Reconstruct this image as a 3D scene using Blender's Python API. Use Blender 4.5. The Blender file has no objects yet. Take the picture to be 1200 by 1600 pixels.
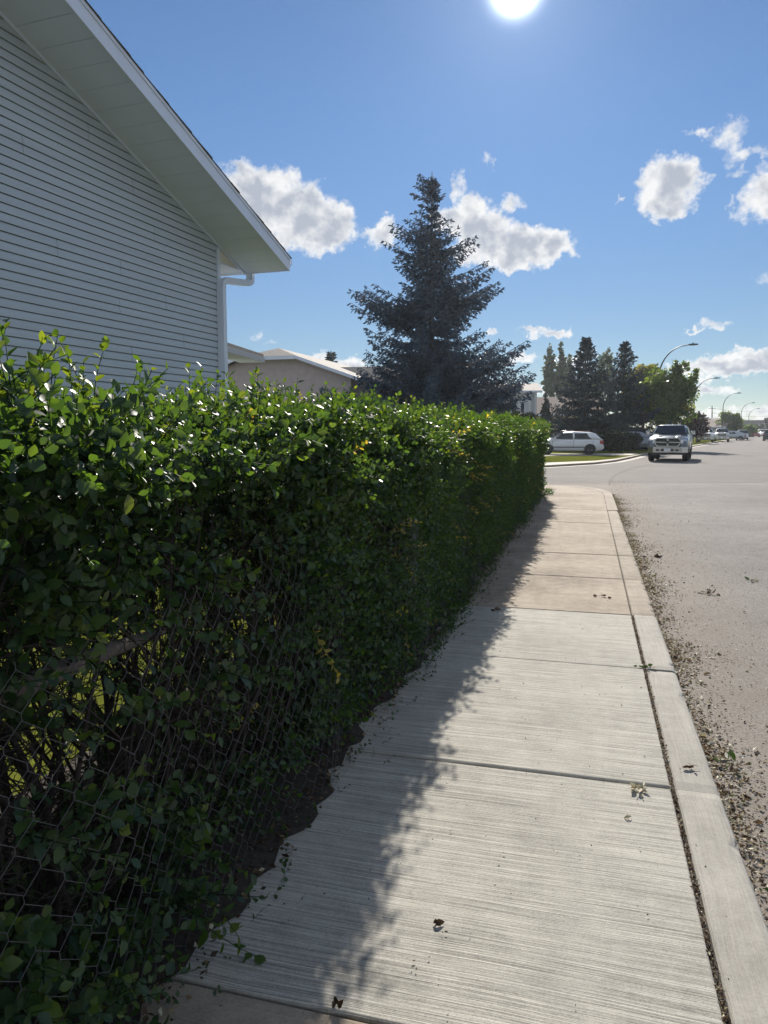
import bpy, bmesh, math, random
import numpy as np
from mathutils import Vector, Matrix
R = math.radians
random.seed(7); rng = np.random.default_rng(11)
C = bpy.context.scene.collection
SC = bpy.context.scene

# ------------------------------------------------------------------ camera
YAW, PITCH, FPX, EYE = R(15.4), R(6.27), 1155.6, 1.5
cam = bpy.data.objects.new('camera', bpy.data.cameras.new('camera')); C.objects.link(cam)
cam.data.sensor_fit = 'VERTICAL'; cam.data.sensor_height = 36; cam.data.lens = 26
cam.data.clip_start = 0.02; cam.data.clip_end = 6000
cam.location = (0, 0, EYE); cam.rotation_euler = (R(90) - PITCH, 0, YAW)
SC.camera = cam
cy, sy, cp, sp = math.cos(YAW), math.sin(YAW), math.cos(PITCH), math.sin(PITCH)

def ray(px, py):                       # direction in (right, forward, up), horizontal axes turned with the view
    u, v = (px - 600) / FPX, (800 - py) / FPX
    return u, cp + v * sp, v * cp - sp
def w2(X, d): return (X * cy - d * sy, X * sy + d * cy)
def G(px, py, z=0.0):                  # ground point seen at a photo pixel
    u, f, w = ray(px, py); t = (z - EYE) / w
    x, y = w2(u * t, f * t); return Vector((x, y, z))
def Z(py, d):                          # height seen at row py and forward distance d
    u, f, w = ray(600, py); return EYE + d * w / f
def H(px, d, z=0.0):                   # point in column px at forward distance d, height z
    zc = d * cp - (z - EYE) * sp
    x, y = w2((px - 600) / FPX * zc, d); return Vector((x, y, z))
def azel(px, py):
    u, f, w = ray(px, py); x, y = w2(u, f)
    return math.atan2(x, y), math.atan2(w, math.hypot(x, y))

# ------------------------------------------------------------------ sky, sun, exposure
SUN_AZ, SUN_EL = azel(806, -22)
EXPO = 0.92
SC.view_settings.view_transform = 'Standard'; SC.view_settings.look = 'None'
SC.view_settings.exposure = EXPO; SC.view_settings.gamma = 1.0
SC.render.engine = 'CYCLES'
SC.cycles.max_bounces = 8; SC.cycles.transparent_max_bounces = 8
SC.cycles.diffuse_bounces = 3; SC.cycles.glossy_bounces = 3; SC.cycles.transmission_bounces = 4
SC.cycles.sample_clamp_indirect = 6.0
sun = bpy.data.objects.new('sun', bpy.data.lights.new('sun', 'SUN')); C.objects.link(sun)
sun.data.energy = 4.6; sun.data.angle = R(0.5); sun.data.color = (1.0, 0.93, 0.83)
sd = Vector((math.sin(SUN_AZ) * math.cos(SUN_EL), math.cos(SUN_AZ) * math.cos(SUN_EL), math.sin(SUN_EL)))
sun.rotation_euler = sd.to_track_quat('Z', 'Y').to_euler(); sun.location = sd * 50

world = bpy.data.worlds.new('World'); SC.world = world; world.use_nodes = True
SKY_STRENGTH = 0.05
# clouds: (px, py, rx, ry, weight) in photo pixels, turned into azimuth / elevation on the sky
CLOUDS = [(385,292,40,36,1),(425,316,62,48,1.2),(478,338,58,48,1.2),(528,350,34,36,1),(497,368,48,24,1),(440,345,60,40,1.1),
 (597,366,28,22,.9),(606,352,16,14,.8),
 (705,348,32,24,1),(738,330,30,26,1),(748,352,44,30,1.1),(765,378,52,34,1.1),(822,384,50,32,1.2),(862,388,34,24,1),(785,402,50,20,1),
 (716,300,12,26,.5),(735,398,34,18,.9),(797,320,22,14,.55),
 (1045,292,40,42,1.2),(1028,312,30,26,1),(1064,276,26,26,1),(1048,328,28,16,.9),
 (1142,213,20,22,.42),(1160,240,26,8,.42),(1096,207,18,5,.34),(1150,264,9,7,.36),(1146,240,10,20,.36),
 (1196,292,28,22,.8),(1215,300,40,36,1),(1166,332,13,10,.4),(1144,318,5,13,.3),(1104,278,9,8,.38),(968,315,3,8,.28),
 (866,518,25,8,.8),(828,521,18,6,.7),(768,518,10,8,.7),(812,560,24,11,.8),
 (1115,507,22,7,.5),(1084,516,14,4,.6),
 (1150,572,85,13,1.1),(1195,560,60,14,1.1),(1110,607,34,9,.75),(1095,590,20,5,.6),(1190,640,60,10,.55),(1140,650,60,12,.5),
 (548,577,30,18,.95),(500,556,16,7,.7),(868,602,22,16,.85),(1040,600,40,14,.7),(403,521,13,4,.22),(418,529,11,4,.2),
 (765,255,5,14,.25),(900,560,30,8,.5),(1290,250,60,30,1),(1350,420,90,26,1),(60,250,120,60,1),(-200,420,120,50,1),(300,120,0.1,0.1,.1)]
def build_world():
    nt = world.node_tree; N = nt.nodes; L = nt.links; N.clear()
    def nd(t, **k):
        n = N.new(t)
        for a, b in k.items(): setattr(n, a, b)
        return n
    def math_(op, a, b=None, clamp=False):
        n = nd('ShaderNodeMath', operation=op, use_clamp=clamp)
        for i, v in enumerate((a, b)):
            if v is None: continue
            if isinstance(v, (int, float)): n.inputs[i].default_value = v
            else: L.new(v, n.inputs[i])
        return n.outputs[0]
    def vm(op, a, b=None):
        n = nd('ShaderNodeVectorMath', operation=op)
        for i, v in enumerate((a, b)):
            if v is None: continue
            if isinstance(v, (tuple, list, Vector)): n.inputs[i].default_value = v
            else: L.new(v, n.inputs[i])
        return n
    tc = nd('ShaderNodeTexCoord').outputs['Generated']
    dirn = vm('NORMALIZE', tc).outputs[0]
    sep = nd('ShaderNodeSeparateXYZ'); L.new(dirn, sep.inputs[0])
    az = math_('ARCTAN2', sep.outputs[0], sep.outputs[1]); el = math_('ARCSINE', sep.outputs[2])
    cmb = nd('ShaderNodeCombineXYZ'); L.new(az, cmb.inputs[0]); L.new(el, cmb.inputs[1])
    p = cmb.outputs[0]
    # domain warp
    def noise(vec, scale, detail, rough=.55, w=0):
        n = nd('ShaderNodeTexNoise', noise_dimensions='3D'); L.new(vec, n.inputs['Vector'])
        n.inputs['Scale'].default_value = scale; n.inputs['Detail'].default_value = detail; n.inputs['Roughness'].default_value = rough
        return n
    wn = noise(p, 38, 3)
    warp = vm('SCALE', vm('SUBTRACT', wn.outputs['Color'], (.5, .5, .5)).outputs[0]); warp.inputs['Scale'].default_value = .035
    wn2 = noise(p, 130, 3)
    warp2 = vm('SCALE', vm('SUBTRACT', wn2.outputs['Color'], (.5, .5, .5)).outputs[0]); warp2.inputs['Scale'].default_value = .014
    q = vm('ADD', vm('ADD', p, warp.outputs[0]).outputs[0], warp2.outputs[0]).outputs[0]
    q = vm('MULTIPLY', q, (1, 1, 0)).outputs[0]
    acc = None
    for (px, py, rx, ry, wt) in CLOUDS:
        a, e = azel(px, py)
        k = FPX / (1 + ((px - 600) / FPX) ** 2 * .7)
        d = vm('MULTIPLY', vm('SUBTRACT', q, (a, e, 0)).outputs[0], (k / rx / 1.06, FPX / ry / 1.06, 0))
        dd = vm('DOT_PRODUCT', d.outputs[0], d.outputs[0]).outputs['Value']
        v = math_('SUBTRACT', wt, math_('MULTIPLY', dd, wt))
        acc = v if acc is None else math_('MAXIMUM', acc, v)
    f1 = noise(p, 62, 9, .66); f2 = noise(vm('ADD', p, (0.004, -0.011, 0)).outputs[0], 70, 7, .62)
    n1 = math_('SUBTRACT', f1.outputs[0], .5)
    thick = math_('ADD', acc, math_('MULTIPLY', n1, 1.6))
    soft = math_('ADD', acc, math_('MULTIPLY', math_('SUBTRACT', noise(p, 26, 3, .5).outputs[0], .5), 1.5))
    mr = nd('ShaderNodeMapRange', interpolation_type='SMOOTHSTEP'); L.new(thick, mr.inputs[0])
    mr.inputs[1].default_value = -.05; mr.inputs[2].default_value = .74
    dens = mr.outputs[0]
    # light: thin edges white (the sun stands behind), thick cores grey, relief from the shifted noise
    core = nd('ShaderNodeMapRange', interpolation_type='SMOOTHSTEP'); L.new(soft, core.inputs[0])
    core.inputs[1].default_value = .40; core.inputs[2].default_value = 1.25
    g1_ = noise(p, 48, 4, .5); g2_ = noise(vm('ADD', p, (0.006, -0.014, 0)).outputs[0], 48, 4, .5)
    relief = math_('MULTIPLY', math_('SUBTRACT', g1_.outputs[0], g2_.outputs[0]), 1.5)
    sh = math_('ADD', math_('MULTIPLY', core.outputs[0], .95), relief, True)
    cr = nd('ShaderNodeMix', data_type='RGBA'); L.new(sh, cr.inputs[0])
    kk = 1 / SKY_STRENGTH / 2 ** EXPO
    cr.inputs[6].default_value = (.93 * kk, .93 * kk, .93 * kk, 1); cr.inputs[7].default_value = (.46 * kk, .50 * kk, .58 * kk, 1)
    sky = nd('ShaderNodeTexSky', sky_type='NISHITA'); sky.sun_disc = False
    sky.sun_elevation = SUN_EL; sky.sun_rotation = SUN_AZ
    sky.altitude = 600; sky.air_density = 1.0; sky.dust_density = 0.0; sky.ozone_density = 2.0
    # the sun itself and the bright sky round it
    dt = vm('DOT_PRODUCT', dirn, tuple(sd)).outputs['Value']
    th = math_('ARCCOSINE', math_('MINIMUM', dt, 1.0))
    g1 = math_('MULTIPLY', math_('EXPONENT', math_('MULTIPLY', math_('POWER', math_('DIVIDE', th, R(1.02)), 2), -1)), 9 * kk)
    g2 = math_('MULTIPLY', math_('EXPONENT', math_('DIVIDE', th, -R(4.5))), .28 * kk)
    g = math_('ADD', g1, g2)
    gc = nd('ShaderNodeMix', data_type='RGBA', blend_type='MULTIPLY'); gc.inputs[0].default_value = 1
    L.new(g, gc.inputs[6]); gc.inputs[7].default_value = (.86, .92, 1, 1)
    tot = nd('ShaderNodeMix', data_type='RGBA', blend_type='ADD'); tot.inputs[0].default_value = 1
    tot.clamp_result = False
    tn = nd('ShaderNodeMix', data_type='RGBA', blend_type='MULTIPLY'); tn.inputs[0].default_value = 1; tn.inputs[7].default_value = (.74, .885, 1.03, 1)
    L.new(sky.outputs[0], tn.inputs[6])
    lo = nd('ShaderNodeMapRange', interpolation_type='SMOOTHSTEP'); L.new(el, lo.inputs[0]); lo.inputs[1].default_value = R(-1); lo.inputs[2].default_value = R(24)
    lc = nd('ShaderNodeMix', data_type='RGBA'); L.new(lo.outputs[0], lc.inputs[0]); lc.inputs[6].default_value = (.72, .655, .64, 1); lc.inputs[7].default_value = (1, 1, 1, 1)
    tn2 = nd('ShaderNodeMix', data_type='RGBA', blend_type='MULTIPLY'); tn2.inputs[0].default_value = 1
    L.new(tn.outputs[2], tn2.inputs[6]); L.new(lc.outputs[2], tn2.inputs[7])
    L.new(tn2.outputs[2], tot.inputs[6]); L.new(gc.outputs[2], tot.inputs[7])
    mx = nd('ShaderNodeMix', data_type='RGBA'); L.new(math_('MULTIPLY', dens, .97), mx.inputs[0])
    L.new(tot.outputs[2], mx.inputs[6]); L.new(cr.outputs[2], mx.inputs[7])
    # unseen sky behind the viewer: bright broken cumulus added to fill the shade
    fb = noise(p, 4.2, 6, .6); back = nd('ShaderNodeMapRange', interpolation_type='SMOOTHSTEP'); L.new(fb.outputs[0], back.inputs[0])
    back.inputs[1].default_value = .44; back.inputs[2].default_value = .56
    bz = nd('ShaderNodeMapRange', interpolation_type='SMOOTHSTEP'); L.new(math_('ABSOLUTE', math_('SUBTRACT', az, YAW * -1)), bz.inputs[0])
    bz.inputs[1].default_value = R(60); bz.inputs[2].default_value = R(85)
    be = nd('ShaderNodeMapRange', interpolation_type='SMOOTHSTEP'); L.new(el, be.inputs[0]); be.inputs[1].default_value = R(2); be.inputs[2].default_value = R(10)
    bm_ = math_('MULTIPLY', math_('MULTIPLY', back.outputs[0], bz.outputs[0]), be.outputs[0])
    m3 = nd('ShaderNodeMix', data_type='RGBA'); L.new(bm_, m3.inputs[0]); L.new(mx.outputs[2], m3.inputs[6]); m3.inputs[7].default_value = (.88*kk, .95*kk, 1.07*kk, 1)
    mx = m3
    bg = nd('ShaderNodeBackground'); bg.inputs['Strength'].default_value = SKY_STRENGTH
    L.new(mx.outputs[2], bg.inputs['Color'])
    out = nd('ShaderNodeOutputWorld'); L.new(bg.outputs[0], out.inputs[0])
build_world()
world.cycles.sampling_method = 'MANUAL'; world.cycles.sample_map_resolution = 1024

# ------------------------------------------------------------------ materials
def mat(name, col=(.5,.5,.5), rough=.6, metal=0., spec=.5, var=0., vscale=5., bump=0., bscale=40., coat=0., stretch=None):
    m = bpy.data.materials.new(name); m.use_nodes = True
    nt = m.node_tree; b = nt.nodes['Principled BSDF']
    b.inputs['Base Color'].default_value = (*col, 1); b.inputs['Roughness'].default_value = rough
    b.inputs['Metallic'].default_value = metal; b.inputs['Specular IOR Level'].default_value = spec
    b.inputs['Coat Weight'].default_value = coat
    if var or bump:
        tc = nt.nodes.new('ShaderNodeTexCoord'); src = tc.outputs['Object']
        if stretch:
            mp = nt.nodes.new('ShaderNodeMapping'); mp.inputs['Scale'].default_value = stretch
            nt.links.new(src, mp.inputs[0]); src = mp.outputs[0]
    if var:
        n = nt.nodes.new('ShaderNodeTexNoise'); n.inputs['Scale'].default_value = vscale; n.inputs['Detail'].default_value = 6
        n.inputs['Roughness'].default_value = .65
        nt.links.new(src, n.inputs['Vector'])
        r = nt.nodes.new('ShaderNodeValToRGB'); r.color_ramp.elements[0].position = .25; r.color_ramp.elements[1].position = .75
        r.color_ramp.elements[0].color = (*[c * (1 - var) for c in col], 1); r.color_ramp.elements[1].color = (*[min(1, c * (1 + var)) for c in col], 1)
        nt.links.new(n.outputs[0], r.inputs[0]); nt.links.new(r.outputs[0], b.inputs['Base Color'])
    if bump:
        n2 = nt.nodes.new('ShaderNodeTexNoise'); n2.inputs['Scale'].default_value = bscale; n2.inputs['Detail'].default_value = 5
        nt.links.new(src, n2.inputs['Vector'])
        bp = nt.nodes.new('ShaderNodeBump'); bp.inputs['Strength'].default_value = bump; bp.inputs['Distance'].default_value = .01
        nt.links.new(n2.outputs[0], bp.inputs['Height']); nt.links.new(bp.outputs[0], b.inputs['Normal'])
    return m

def ramp(nt, src, stops):
    r = nt.nodes.new('ShaderNodeValToRGB'); e = r.color_ramp.elements
    while len(e) < len(stops): e.new(.5)
    for i, (p, c) in enumerate(stops): e[i].position = p; e[i].color = (*c, 1) if len(c) == 3 else c
    nt.links.new(src, r.inputs[0]); return r.outputs[0]

def concrete(name, lo, hi, streak, blotch=.25, streak_axis='x', sbump=.5):
    m = bpy.data.materials.new(name); m.use_nodes = True
    nt = m.node_tree; b = nt.nodes['Principled BSDF']; Lk = nt.links
    tc = nt.nodes.new('ShaderNodeTexCoord').outputs['Object']
    def noise(scale, detail, vec=tc, rough=.6, dist=0):
        n = nt.nodes.new('ShaderNodeTexNoise'); n.inputs['Scale'].default_value = scale; n.inputs['Detail'].default_value = detail
        n.inputs['Roughness'].default_value = rough; n.inputs['Distortion'].default_value = dist
        Lk.new(vec, n.inputs['Vector']); return n.outputs[0]
    def mp(scale):
        q = nt.nodes.new('ShaderNodeMapping'); q.inputs['Scale'].default_value = scale; Lk.new(tc, q.inputs[0]); return q.outputs[0]
    def mth(op, a, v):
        n = nt.nodes.new('ShaderNodeMath'); n.operation = op; Lk.new(a, n.inputs[0])
        if isinstance(v, (int, float)): n.inputs[1].default_value = v
        else: Lk.new(v, n.inputs[1])
        return n.outputs[0]
    wob = nt.nodes.new('ShaderNodeTexNoise'); wob.inputs['Scale'].default_value = 1.3; Lk.new(tc, wob.inputs['Vector'])
    wv = nt.nodes.new('ShaderNodeVectorMath'); wv.operation = 'MULTIPLY_ADD'; Lk.new(wob.outputs['Color'], wv.inputs[0])
    wv.inputs[1].default_value = (.035, .035, 0) if streak_axis == 'x' else (.08, .08, 0); Lk.new(tc, wv.inputs[2])
    q = nt.nodes.new('ShaderNodeMapping'); q.inputs['Scale'].default_value = (.9, 115, 1) if streak_axis == 'x' else (115, .9, 1)
    Lk.new(wv.outputs[0], q.inputs[0])
    s1 = noise(1.0, 3, q.outputs[0], .75)
    q2 = nt.nodes.new('ShaderNodeMapping'); q2.inputs['Scale'].default_value = (2.5, 300, 1) if streak_axis == 'x' else (300, 2.5, 1)
    Lk.new(wv.outputs[0], q2.inputs[0])
    s2 = noise(1.0, 3, q2.outputs[0], .6)
    big = noise(1.1, 5); fine = noise(150, 4, tc, .75); mid = noise(9, 6, tc, .7)
    t = mth('ADD', mth('MULTIPLY', mth('SUBTRACT', s1, .5), streak), mth('MULTIPLY', mth('SUBTRACT', s2, .5), streak * .8))
    t = mth('ADD', t, mth('MULTIPLY', mth('SUBTRACT', big, .5), blotch * 1.6))
    t = mth('ADD', t, mth('MULTIPLY', mth('SUBTRACT', mid, .5), blotch * 1.3))
    t = mth('ADD', t, mth('MULTIPLY', mth('SUBTRACT', fine, .5), .75))
    t = mth('ADD', t, .5)
    col = ramp(nt, t, [(.1, lo), (.9, hi)])
    # darker specks ground into the surface
    vo = nt.nodes.new('ShaderNodeTexVoronoi'); vo.inputs['Scale'].default_value = 32; Lk.new(tc, vo.inputs['Vector'])
    spk = ramp(nt, vo.outputs['Distance'], [(.05, (.45, .42, .38)), (.12, (1, 1, 1))])
    mx = nt.nodes.new('ShaderNodeMix'); mx.data_type = 'RGBA'; mx.blend_type = 'MULTIPLY'; mx.inputs[0].default_value = .4
    Lk.new(col, mx.inputs[6]); Lk.new(spk, mx.inputs[7]); Lk.new(mx.outputs[2], b.inputs['Base Color'])
    b.inputs['Roughness'].default_value = .9; b.inputs['Specular IOR Level'].default_value = .15
    hgt = mth('ADD', mth('ADD', s1, s2), mth('MULTIPLY', fine, .5))
    bp = nt.nodes.new('ShaderNodeBump'); bp.inputs['Strength'].default_value = sbump; bp.inputs['Distance'].default_value = .004
    Lk.new(hgt, bp.inputs['Height']); Lk.new(bp.outputs[0], b.inputs['Normal'])
    return m

def leaf_mat(name, stops, trans_gain=(2.2, 2.0, .7), trans=.4, rough=.38, spec=.5, attr='tint'):
    m = bpy.data.materials.new(name); m.use_nodes = True
    nt = m.node_tree; b = nt.nodes['Principled BSDF']; Lk = nt.links
    a = nt.nodes.new('ShaderNodeAttribute'); a.attribute_name = attr
    col = ramp(nt, a.outputs['Fac'], stops)
    Lk.new(col, b.inputs['Base Color']); b.inputs['Roughness'].default_value = rough; b.inputs['Specular IOR Level'].default_value = spec
    if trans:
        g = nt.nodes.new('ShaderNodeMix'); g.data_type = 'RGBA'; g.blend_type = 'MULTIPLY'; g.inputs[0].default_value = 1
        Lk.new(col, g.inputs[6]); g.inputs[7].default_value = (*trans_gain, 1)
        t = nt.nodes.new('ShaderNodeBsdfTranslucent'); Lk.new(g.outputs[2], t.inputs['Color'])
        mx = nt.nodes.new('ShaderNodeMixShader'); mx.inputs[0].default_value = trans
        Lk.new(b.outputs[0], mx.inputs[1]); Lk.new(t.outputs[0], mx.inputs[2])
        Lk.new(mx.outputs[0], nt.nodes['Material Output'].inputs['Surface'])
    return m

def asphalt(name, lo, hi, sandy):
    m = bpy.data.materials.new(name); m.use_nodes = True
    nt = m.node_tree; b = nt.nodes['Principled BSDF']; Lk = nt.links
    tc = nt.nodes.new('ShaderNodeTexCoord').outputs['Object']
    def noise(scale, detail, rough=.6):
        n = nt.nodes.new('ShaderNodeTexNoise'); n.inputs['Scale'].default_value = scale; n.inputs['Detail'].default_value = detail
        n.inputs['Roughness'].default_value = rough; Lk.new(tc, n.inputs['Vector']); return n.outputs[0]
    big = noise(.35, 6); fine = noise(85, 5, .85); md = noise(4, 6, .7)
    def mth(op, a, v):
        n = nt.nodes.new('ShaderNodeMath'); n.operation = op; Lk.new(a, n.inputs[0])
        if isinstance(v, (int, float)): n.inputs[1].default_value = v
        else: Lk.new(v, n.inputs[1])
        return n.outputs[0]
    t = mth('ADD', mth('MULTIPLY', fine, 2.6), mth('ADD', mth('MULTIPLY', big, .6), mth('MULTIPLY', md, .35)))
    t = mth('SUBTRACT', t, 1.27)
    col = ramp(nt, t, [(.15, lo), (.85, hi)])
    pale = nt.nodes.new('ShaderNodeTexVoronoi'); pale.inputs['Scale'].default_value = 55; Lk.new(tc, pale.inputs['Vector'])
    st = ramp(nt, pale.outputs['Distance'], [(.10, (1, 1, 1)), (.16, (0, 0, 0))])
    mx = nt.nodes.new('ShaderNodeMix'); mx.data_type = 'RGBA'; Lk.new(mth('MULTIPLY', st, .45), mx.inputs[0])
    Lk.new(col, mx.inputs[6]); mx.inputs[7].default_value = (*[min(.6, c * 1.9) for c in hi], 1)
    # sand and dust lying in the gutter by the near kerb
    sx = nt.nodes.new('ShaderNodeSeparateXYZ'); Lk.new(tc, sx.inputs[0])
    mr = nt.nodes.new('ShaderNodeMapRange'); mr.interpolation_type = 'SMOOTHSTEP'
    Lk.new(mth('ADD', sx.outputs[0], mth('MULTIPLY', mth('SUBTRACT', md, .5), 1.4)), mr.inputs[0])
    mr.inputs[1].default_value = .7; mr.inputs[2].default_value = 1.9; mr.inputs[3].default_value = sandy; mr.inputs[4].default_value = 0
    m2 = nt.nodes.new('ShaderNodeMix'); m2.data_type = 'RGBA'; Lk.new(mr.outputs[0], m2.inputs[0])
    Lk.new(mx.outputs[2], m2.inputs[6]); m2.inputs[7].default_value = (.24, .195, .15, 1)
    Lk.new(m2.outputs[2], b.inputs['Base Color'])
    b.inputs['Roughness'].default_value = .95; b.inputs['Specular IOR Level'].default_value = .12
    bp = nt.nodes.new('ShaderNodeBump'); bp.inputs['Strength'].default_value = .5; bp.inputs['Distance'].default_value = .006
    Lk.new(fine, bp.inputs['Height']); Lk.new(bp.outputs[0], b.inputs['Normal'])
    return m

M = {}
M['con_grey'] = concrete('grey_concrete', (.15, .144, .126), (.53, .507, .448), 1.45, .30)
M['con_tan'] = concrete('tan_concrete', (.15, .124, .096), (.40, .34, .27), .4, .75, sbump=.35)
M['kerb_grey'] = concrete('kerb_concrete', (.20, .19, .17), (.44, .42, .375), .55, .55, 'y')
M['kerb_tan'] = concrete('kerb_tan_concrete', (.17, .145, .112), (.38, .33, .27), .35, .8, 'y')
M['asphalt'] = asphalt('old_asphalt', (.078, .073, .068), (.295, .280, .262), .36)
M['asphalt2'] = asphalt('worn_asphalt', (.105, .098, .092), (.215, .203, .19), 0)
M['soil'] = mat('soil', (.03, .022, .016), .95, var=.6, vscale=30, bump=1, bscale=60)
M['ground'] = mat('ground_grass', (.075, .085, .03), .95, 0, .05, var=.4, vscale=1.5, bump=1, bscale=30)
M['lawn'] = mat('lawn', (.105, .118, .022), .95, 0, .0, var=.4, vscale=14, bump=.25, bscale=60)
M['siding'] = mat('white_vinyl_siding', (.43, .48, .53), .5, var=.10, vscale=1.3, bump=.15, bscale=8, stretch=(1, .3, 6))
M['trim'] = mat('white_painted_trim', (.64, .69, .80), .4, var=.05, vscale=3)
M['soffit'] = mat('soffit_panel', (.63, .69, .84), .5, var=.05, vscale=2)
M['shingle'] = mat('asphalt_shingle', (.20, .185, .17), .9, var=.35, vscale=9, bump=.8, bscale=25)
M['shingle_dark'] = mat('dark_shingle', (.09, .075, .065), .9, var=.35, vscale=9)
M['stucco'] = mat('pink_stucco', (.44, .37, .35), .9, var=.12, vscale=3, bump=.5, bscale=60)
M['wire'] = mat('weathered_wire', (.10, .10, .105), .6, .4, var=.3, vscale=20)
M['steel'] = mat('galvanised_steel', (.30, .30, .31), .5, .7, var=.2, vscale=20)
M['lamp_metal'] = mat('lamp_steel', (.075, .08, .085), .5, .5, var=.1)
M['glass'] = mat('dark_glass', (.012, .018, .026), .12, 0, .35)
M['rubber'] = mat('tyre_rubber', (.015, .015, .016), .85, var=.2, vscale=30)
M['black'] = mat('black_plastic', (.018, .018, .02), .5)
M['rim_dark'] = mat('dark_alloy', (.05, .05, .055), .4, .6)
M['rim'] = mat('alloy', (.45, .46, .48), .35, .8)
M['chrome'] = mat('chrome', (.62, .63, .65), .18, 1)
M['silver'] = mat('silver_paint', (.38, .41, .45), .3, .45, coat=.6)
M['grey_paint'] = mat('grey_paint', (.16, .19, .23), .3, .4, coat=.7)
M['white_paint'] = mat('white_paint', (.70, .72, .74), .3, coat=.6)
M['red_paint'] = mat('dark_red_paint', (.07, .012, .015), .3, coat=.6)
M['bright_red'] = mat('red_paint', (.35, .03, .03), .35, coat=.5)
M['green_paint'] = mat('dark_green_paint', (.03, .05, .05), .3, coat=.6)
M['red_lens'] = mat('red_lens', (.35, .015, .02), .2, coat=.5)
M['lens'] = mat('clear_lens', (.55, .57, .6), .12, .3, coat=.5)
M['bark'] = mat('bark', (.075, .055, .042), .95, var=.4, vscale=14, bump=1, bscale=30)
M['twig'] = mat('hedge_bark', (.030, .022, .019), .9, var=.4, vscale=30)
M['limb'] = mat('grey_limb_bark', (.14, .12, .105), .9, var=.35, vscale=25, bump=.7, bscale=60)
M['wood'] = mat('utility_wood', (.09, .075, .065), .9)
M['beige'] = mat('beige_siding', (.34, .30, .24), .8, var=.08)
M['white_wall'] = mat('white_siding', (.62, .64, .66), .7, var=.06)
M['brown_roof'] = mat('brown_shingle', (.19, .14, .115), .9, var=.3, vscale=6)
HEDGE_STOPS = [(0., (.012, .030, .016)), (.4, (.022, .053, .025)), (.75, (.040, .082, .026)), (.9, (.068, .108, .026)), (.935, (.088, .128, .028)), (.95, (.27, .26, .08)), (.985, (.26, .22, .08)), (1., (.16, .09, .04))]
M['hedge_leaf'] = leaf_mat('hedge_leaf', HEDGE_STOPS, (3.4, 2.9, .6), .40, .46, .5)
M['needle'] = leaf_mat('blue_spruce_needle', [(0., (.036, .060, .094)), (.6, (.080, .118, .172)), (1., (.135, .175, .21))], (1, 1, 1), .12, .6, .3)
M['needle_far'] = leaf_mat('spruce_needle', [(0., (.022, .038, .048)), (.6, (.042, .064, .078)), (1., (.08, .105, .105))], (1, 1, 1), .12, .6, .3)
M['decid'] = leaf_mat('tree_leaf', [(0., (.028, .052, .022)), (.6, (.07, .11, .034)), (.9, (.13, .16, .05)), (1., (.22, .19, .06))], (2.6, 2.5, .9), .45, .45, .4)
M['decid_yel'] = leaf_mat('yellowing_tree_leaf', [(0., (.05, .065, .022)), (.6, (.12, .135, .04)), (1., (.26, .23, .08))], (2.4, 2.2, .8), .45, .45, .4)
M['poplar'] = leaf_mat('poplar_leaf', [(0., (.05, .07, .05)), (.7, (.085, .11, .07)), (1., (.14, .16, .10))], (1.6, 1.6, 1), .35, .4, .4)
M['cedar'] = leaf_mat('cedar_leaf', [(0., (.012, .024, .014)), (1., (.028, .045, .024))], (1, 1, 1), .1, .7, .3)
M['red_leaf'] = leaf_mat('purple_leaf', [(0., (.022, .012, .014)), (1., (.07, .03, .032))], (1.8, 1, 1), .3, .5, .3)
M['shrub'] = leaf_mat('dark_shrub_leaf', [(0., (.014, .022, .016)), (1., (.035, .05, .03))], (1.5, 1.5, 1), .3, .5, .3)
LIT = [(0., (.035, .022, .014)), (.35, (.11, .068, .038)), (.6, (.26, .19, .11)), (.8, (.46, .42, .30)), (.9, (.55, .53, .44)), (.92, (.05, .10, .02)), (1., (.09, .14, .03))]
M['litter'] = leaf_mat('dead_leaf', LIT, (1.2, 1.1, .8), .15, .7, .3)
M['weed'] = leaf_mat('weed_leaf', [(0., (.014, .036, .012)), (.85, (.05, .09, .02)), (.9, (.12, .08, .03)), (1., (.2, .14, .06))], (2.5, 2.4, .8), .35, .4, .4)

# ------------------------------------------------------------------ object helpers
def link(o, parent=None):
    C.objects.link(o)
    if parent is not None: o.parent = parent
    return o
def tag(o, label=None, cat=None, group=None, kind=None):
    if label: o['label'] = label
    if cat: o['category'] = cat
    if group: o['group'] = group
    if kind: o['kind'] = kind
    return o
def empty(name, label, cat, loc=(0,0,0), rz=0., group=None, kind=None):
    o = bpy.data.objects.new(name, None); o.empty_display_size = .2; C.objects.link(o)
    o.location = loc; o.rotation_euler = (0, 0, rz)
    return tag(o, label, cat, group, kind)

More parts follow.
